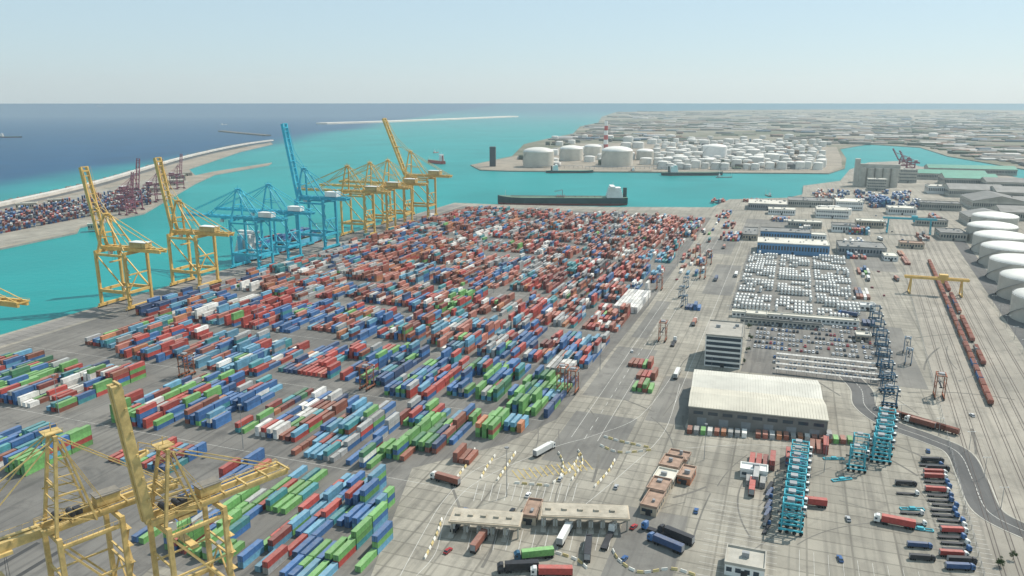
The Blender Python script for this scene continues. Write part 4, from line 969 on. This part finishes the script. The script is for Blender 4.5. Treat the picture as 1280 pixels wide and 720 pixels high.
if rest:
    o=link(bpy.data.objects.new('tank_containers',b2.mesh('tank_containers',[WHT,GRY]))); o['kind']='stuff'; o['label']='packed rows of white tank containers in steel frames'; o['category']='tank containers'; o['group']='tank containers in rows'
wag=[]
for nm,mt in (('orange brown',ORA),('rusty brown',cm('brown')),('salmon red',cm('salmon')),('grey',cm('grey')),('blue',cm('blue'))):
    t=Thing('freight_wagon','train wagon',nm+' loaded freight wagon standing on the tracks','wagons of the freight train')
    b=MB(); b.box(-6.2,6.2,-1.4,1.4,1.2,3.5,0); b.box(-5.9,5.9,-1.15,1.15,3.5,3.7,1)
    for k in range(9): b.box(-6+k*1.5,-5.85+k*1.5,-1.48,1.48,1.2,3.5,0)
    t.part('body',b.mesh('body',[mt,pm('ore_load',(.2,.08,.06),.9,.4,1)])); b=MB(); b.box(-6.6,6.6,-.4,.4,.9,1.2); b.box(-6.8,-6.6,-1.2,1.2,.9,1.3); b.box(6.6,6.8,-1.2,1.2,.9,1.3); t.part('chassis',b.mesh('chassis',[DRK]))
    w_=MB(); w_.tube((0,-.8,.5),(0,.8,.5),.46,10); wm=w_.mesh('wheelset',[DRK])
    for x in (-5,-3.4,3.4,5): t.part('wheelset',wm,-1,(x,0,.15))
    wag.append(t)
rz=math.atan2(rd.y,rd.x)
for k in range(32):
    p=ra+rd*(12+k*14); R.choices(wag,(6,4,4,2,2))[0].place(p.x,p.y,.02,rz)
for k in range(20):
    p=ra+rd*(90+k*14)+rn*6
    if k%6!=3: R.choices(wag,(4,4,5,2,2))[0].place(p.x,p.y,.02,rz)
for k in range(5):
    p=Vector(G(1125,523)).lerp(Vector(G(1182,540)),k/4); wag[1].place(p.x,p.y,.02,math.atan2(G(1182,540)[1]-G(1125,523)[1],G(1182,540)[0]-G(1125,523)[0]))

def barrier(m,label):
    t=Thing('road_barrier','barrier',label,'concrete road barriers'); b=MB()
    b.hexa([(-1.2,-.4,0),(1.2,-.4,0),(1.2,.4,0),(-1.2,.4,0),(-1.2,-.14,1),(1.2,-.14,1),(1.2,.14,1),(-1.2,.14,1)]); t.root=b.mesh('road_barrier',[m]); return t
bw1=barrier(pm('barrier_white',(.75,.73,.66),.8,.15,1),'white concrete road barrier at the truck gate'); bw2=barrier(pm('barrier_yellow',(.62,.50,.24),.8,.15,1),'yellow concrete road barrier at the truck gate')
def run(pts,step=2.9):
    P=[Vector(p) for p in smooth(pts,12)]; acc=0;k=0
    for i in range(len(P)-1):
        L=(P[i+1]-P[i]).length; acc+=L
        if acc>=step:
            acc=0;k+=1; d=P[i+1]-P[i]; (bw1 if k%2 else bw2).place(P[i].x,P[i].y,0,math.atan2(d.y,d.x),1.0)
for pts in ([G(594,560),G(588,575),G(575,592),G(566,604)],[G(645,565),G(632,585),G(622,600)],[G(620,568),G(608,585),G(600,600)],[G(690,605),G(715,585),G(725,566)],[G(722,562),G(728,578),G(712,604)],[G(752,545),G(775,552),G(812,560)],[G(748,556),G(775,566),G(815,563)],
            [G(742,610),G(760,590),G(768,576)],[G(690,690),G(720,700),G(735,712)],[G(765,686),G(775,702),G(800,716),G(840,712),G(870,720)],[G(640,604),G(665,606),G(690,608)],[G(700,598),G(704,580),G(698,566)],[G(530,700),G(545,670),G(552,650)]): run(pts)

t=Thing('light_mast','light mast','slim grey floodlight mast','floodlight masts'); b=MB(); b.tube((0,0,0),(0,0,24),.2,8,0,.1); t.part('pole',b.mesh('pole',[GRY])); b=MB(); b.tube((0,0,23.6),(0,0,23.8),.7,10)
for k in range(6): a=k*math.pi/3; b.box(.8*math.cos(a)-.2,.8*math.cos(a)+.2,.8*math.sin(a)-.2,.8*math.sin(a)+.2,23.2,23.8)
t.part('lamp_head',b.mesh('lamp_head',[GRY]))
for s in range(290,1160,174):
    for c in (-505,-375,-250,-108): x,y=W(s,c); t.place(x,y)
for (u,v) in ((880,575),(1030,590),(1215,470),(1195,420),(1160,300),(1110,300),(1085,430),(930,420)): x,y=G(u,v); t.place(x,y,0,0,.8)
t=Thing('street_lamp','street lamp','slim street lamp with double arm','street lamps'); b=MB(); b.tube((0,0,0),(0,0,10),.12,6,0,.08); t.part('pole',b.mesh('pole',[GRY])); b=MB(); b.beam((-1.6,0,10),(1.6,0,10),.1); b.box(-2,-1.2,-.15,.15,9.9,10.1); b.box(1.2,2,-.15,.15,9.9,10.1); t.part('lamp_arm',b.mesh('lamp_arm',[WHT]))
for k in range(14): p=ra+rd*(-180+k*34)+rn*35; t.place(p.x,p.y)
for i in range(0,len(road1),8): t.place(road1[i][0]+7,road1[i][1]+3)
for k in range(12): x,y=W(400+k*45,-40); t.place(x,y)

def tree(seed,hh=6):
    r=random.Random(seed); t=Thing('tree','tree','small dark green tree at the roadside','roadside trees'); b=MB()
    b.tube((0,0,0),(0,0,hh*.5),.22,7,0,.12)
    for k in range(5): a=r.uniform(0,6.28); b.tube((0,0,hh*.4),(math.cos(a)*1.3,math.sin(a)*1.3,hh*.75),.09,5,0,.04)
    t.part('trunk',b.mesh('trunk',[BARK])); b=MB()
    cl=[(r.gauss(0,1.1),r.gauss(0,1.1),hh*.72+r.gauss(0,.9)) for _ in range(16)]
    for c in cl:
        for k in range(70):
            p=Vector(c)+Vector((r.gauss(0,.5),r.gauss(0,.5),r.gauss(0,.4))); a=Vector((r.uniform(-1,1),r.uniform(-1,1),r.uniform(-1,1)))*.25; e=Vector((r.uniform(-1,1),r.uniform(-1,1),r.uniform(-1,1)))*.25
            b.face([p-a,p+e,p+a,p-e])
    t.part('crown',b.mesh('crown',[LEAF])); return t
trs=[tree(1),tree(2,5),tree(3,7)]
for k in range(34):
    p=ra+rd*(-170+k*17)+rn*(56+R.uniform(-3,3)); R.choice(trs).place(p.x,p.y,0,R.uniform(0,6),R.uniform(.6,1.0))
for (u,v) in ((1250,708),(1266,700),(930,455),(935,440),(938,425),(936,410),(1085,470)): x,y=G(u,v); R.choice(trs).place(x,y,0,R.uniform(0,6),R.uniform(.4,.7))
t=Thing('fence','fence','long wire fence with concrete posts by the rail yard'); b=MB(); c_=MB()
for k in range(90):
    p=ra+rd*(-220+k*7)-rn*27; b.beam((p.x,p.y,0),(p.x,p.y,2.4),.15)
a_=ra-rd*220-rn*27; e_=ra+rd*403-rn*27
for z in (.6,1.4,2.2): c_.beam((a_.x,a_.y,z),(e_.x,e_.y,z),.05)
t.part('post',b.mesh('post',[CONC])); t.part('wire',c_.mesh('wire',[GRY])); t.place(0,0)
print('containers',len(conts),'objects',len(bpy.data.objects))
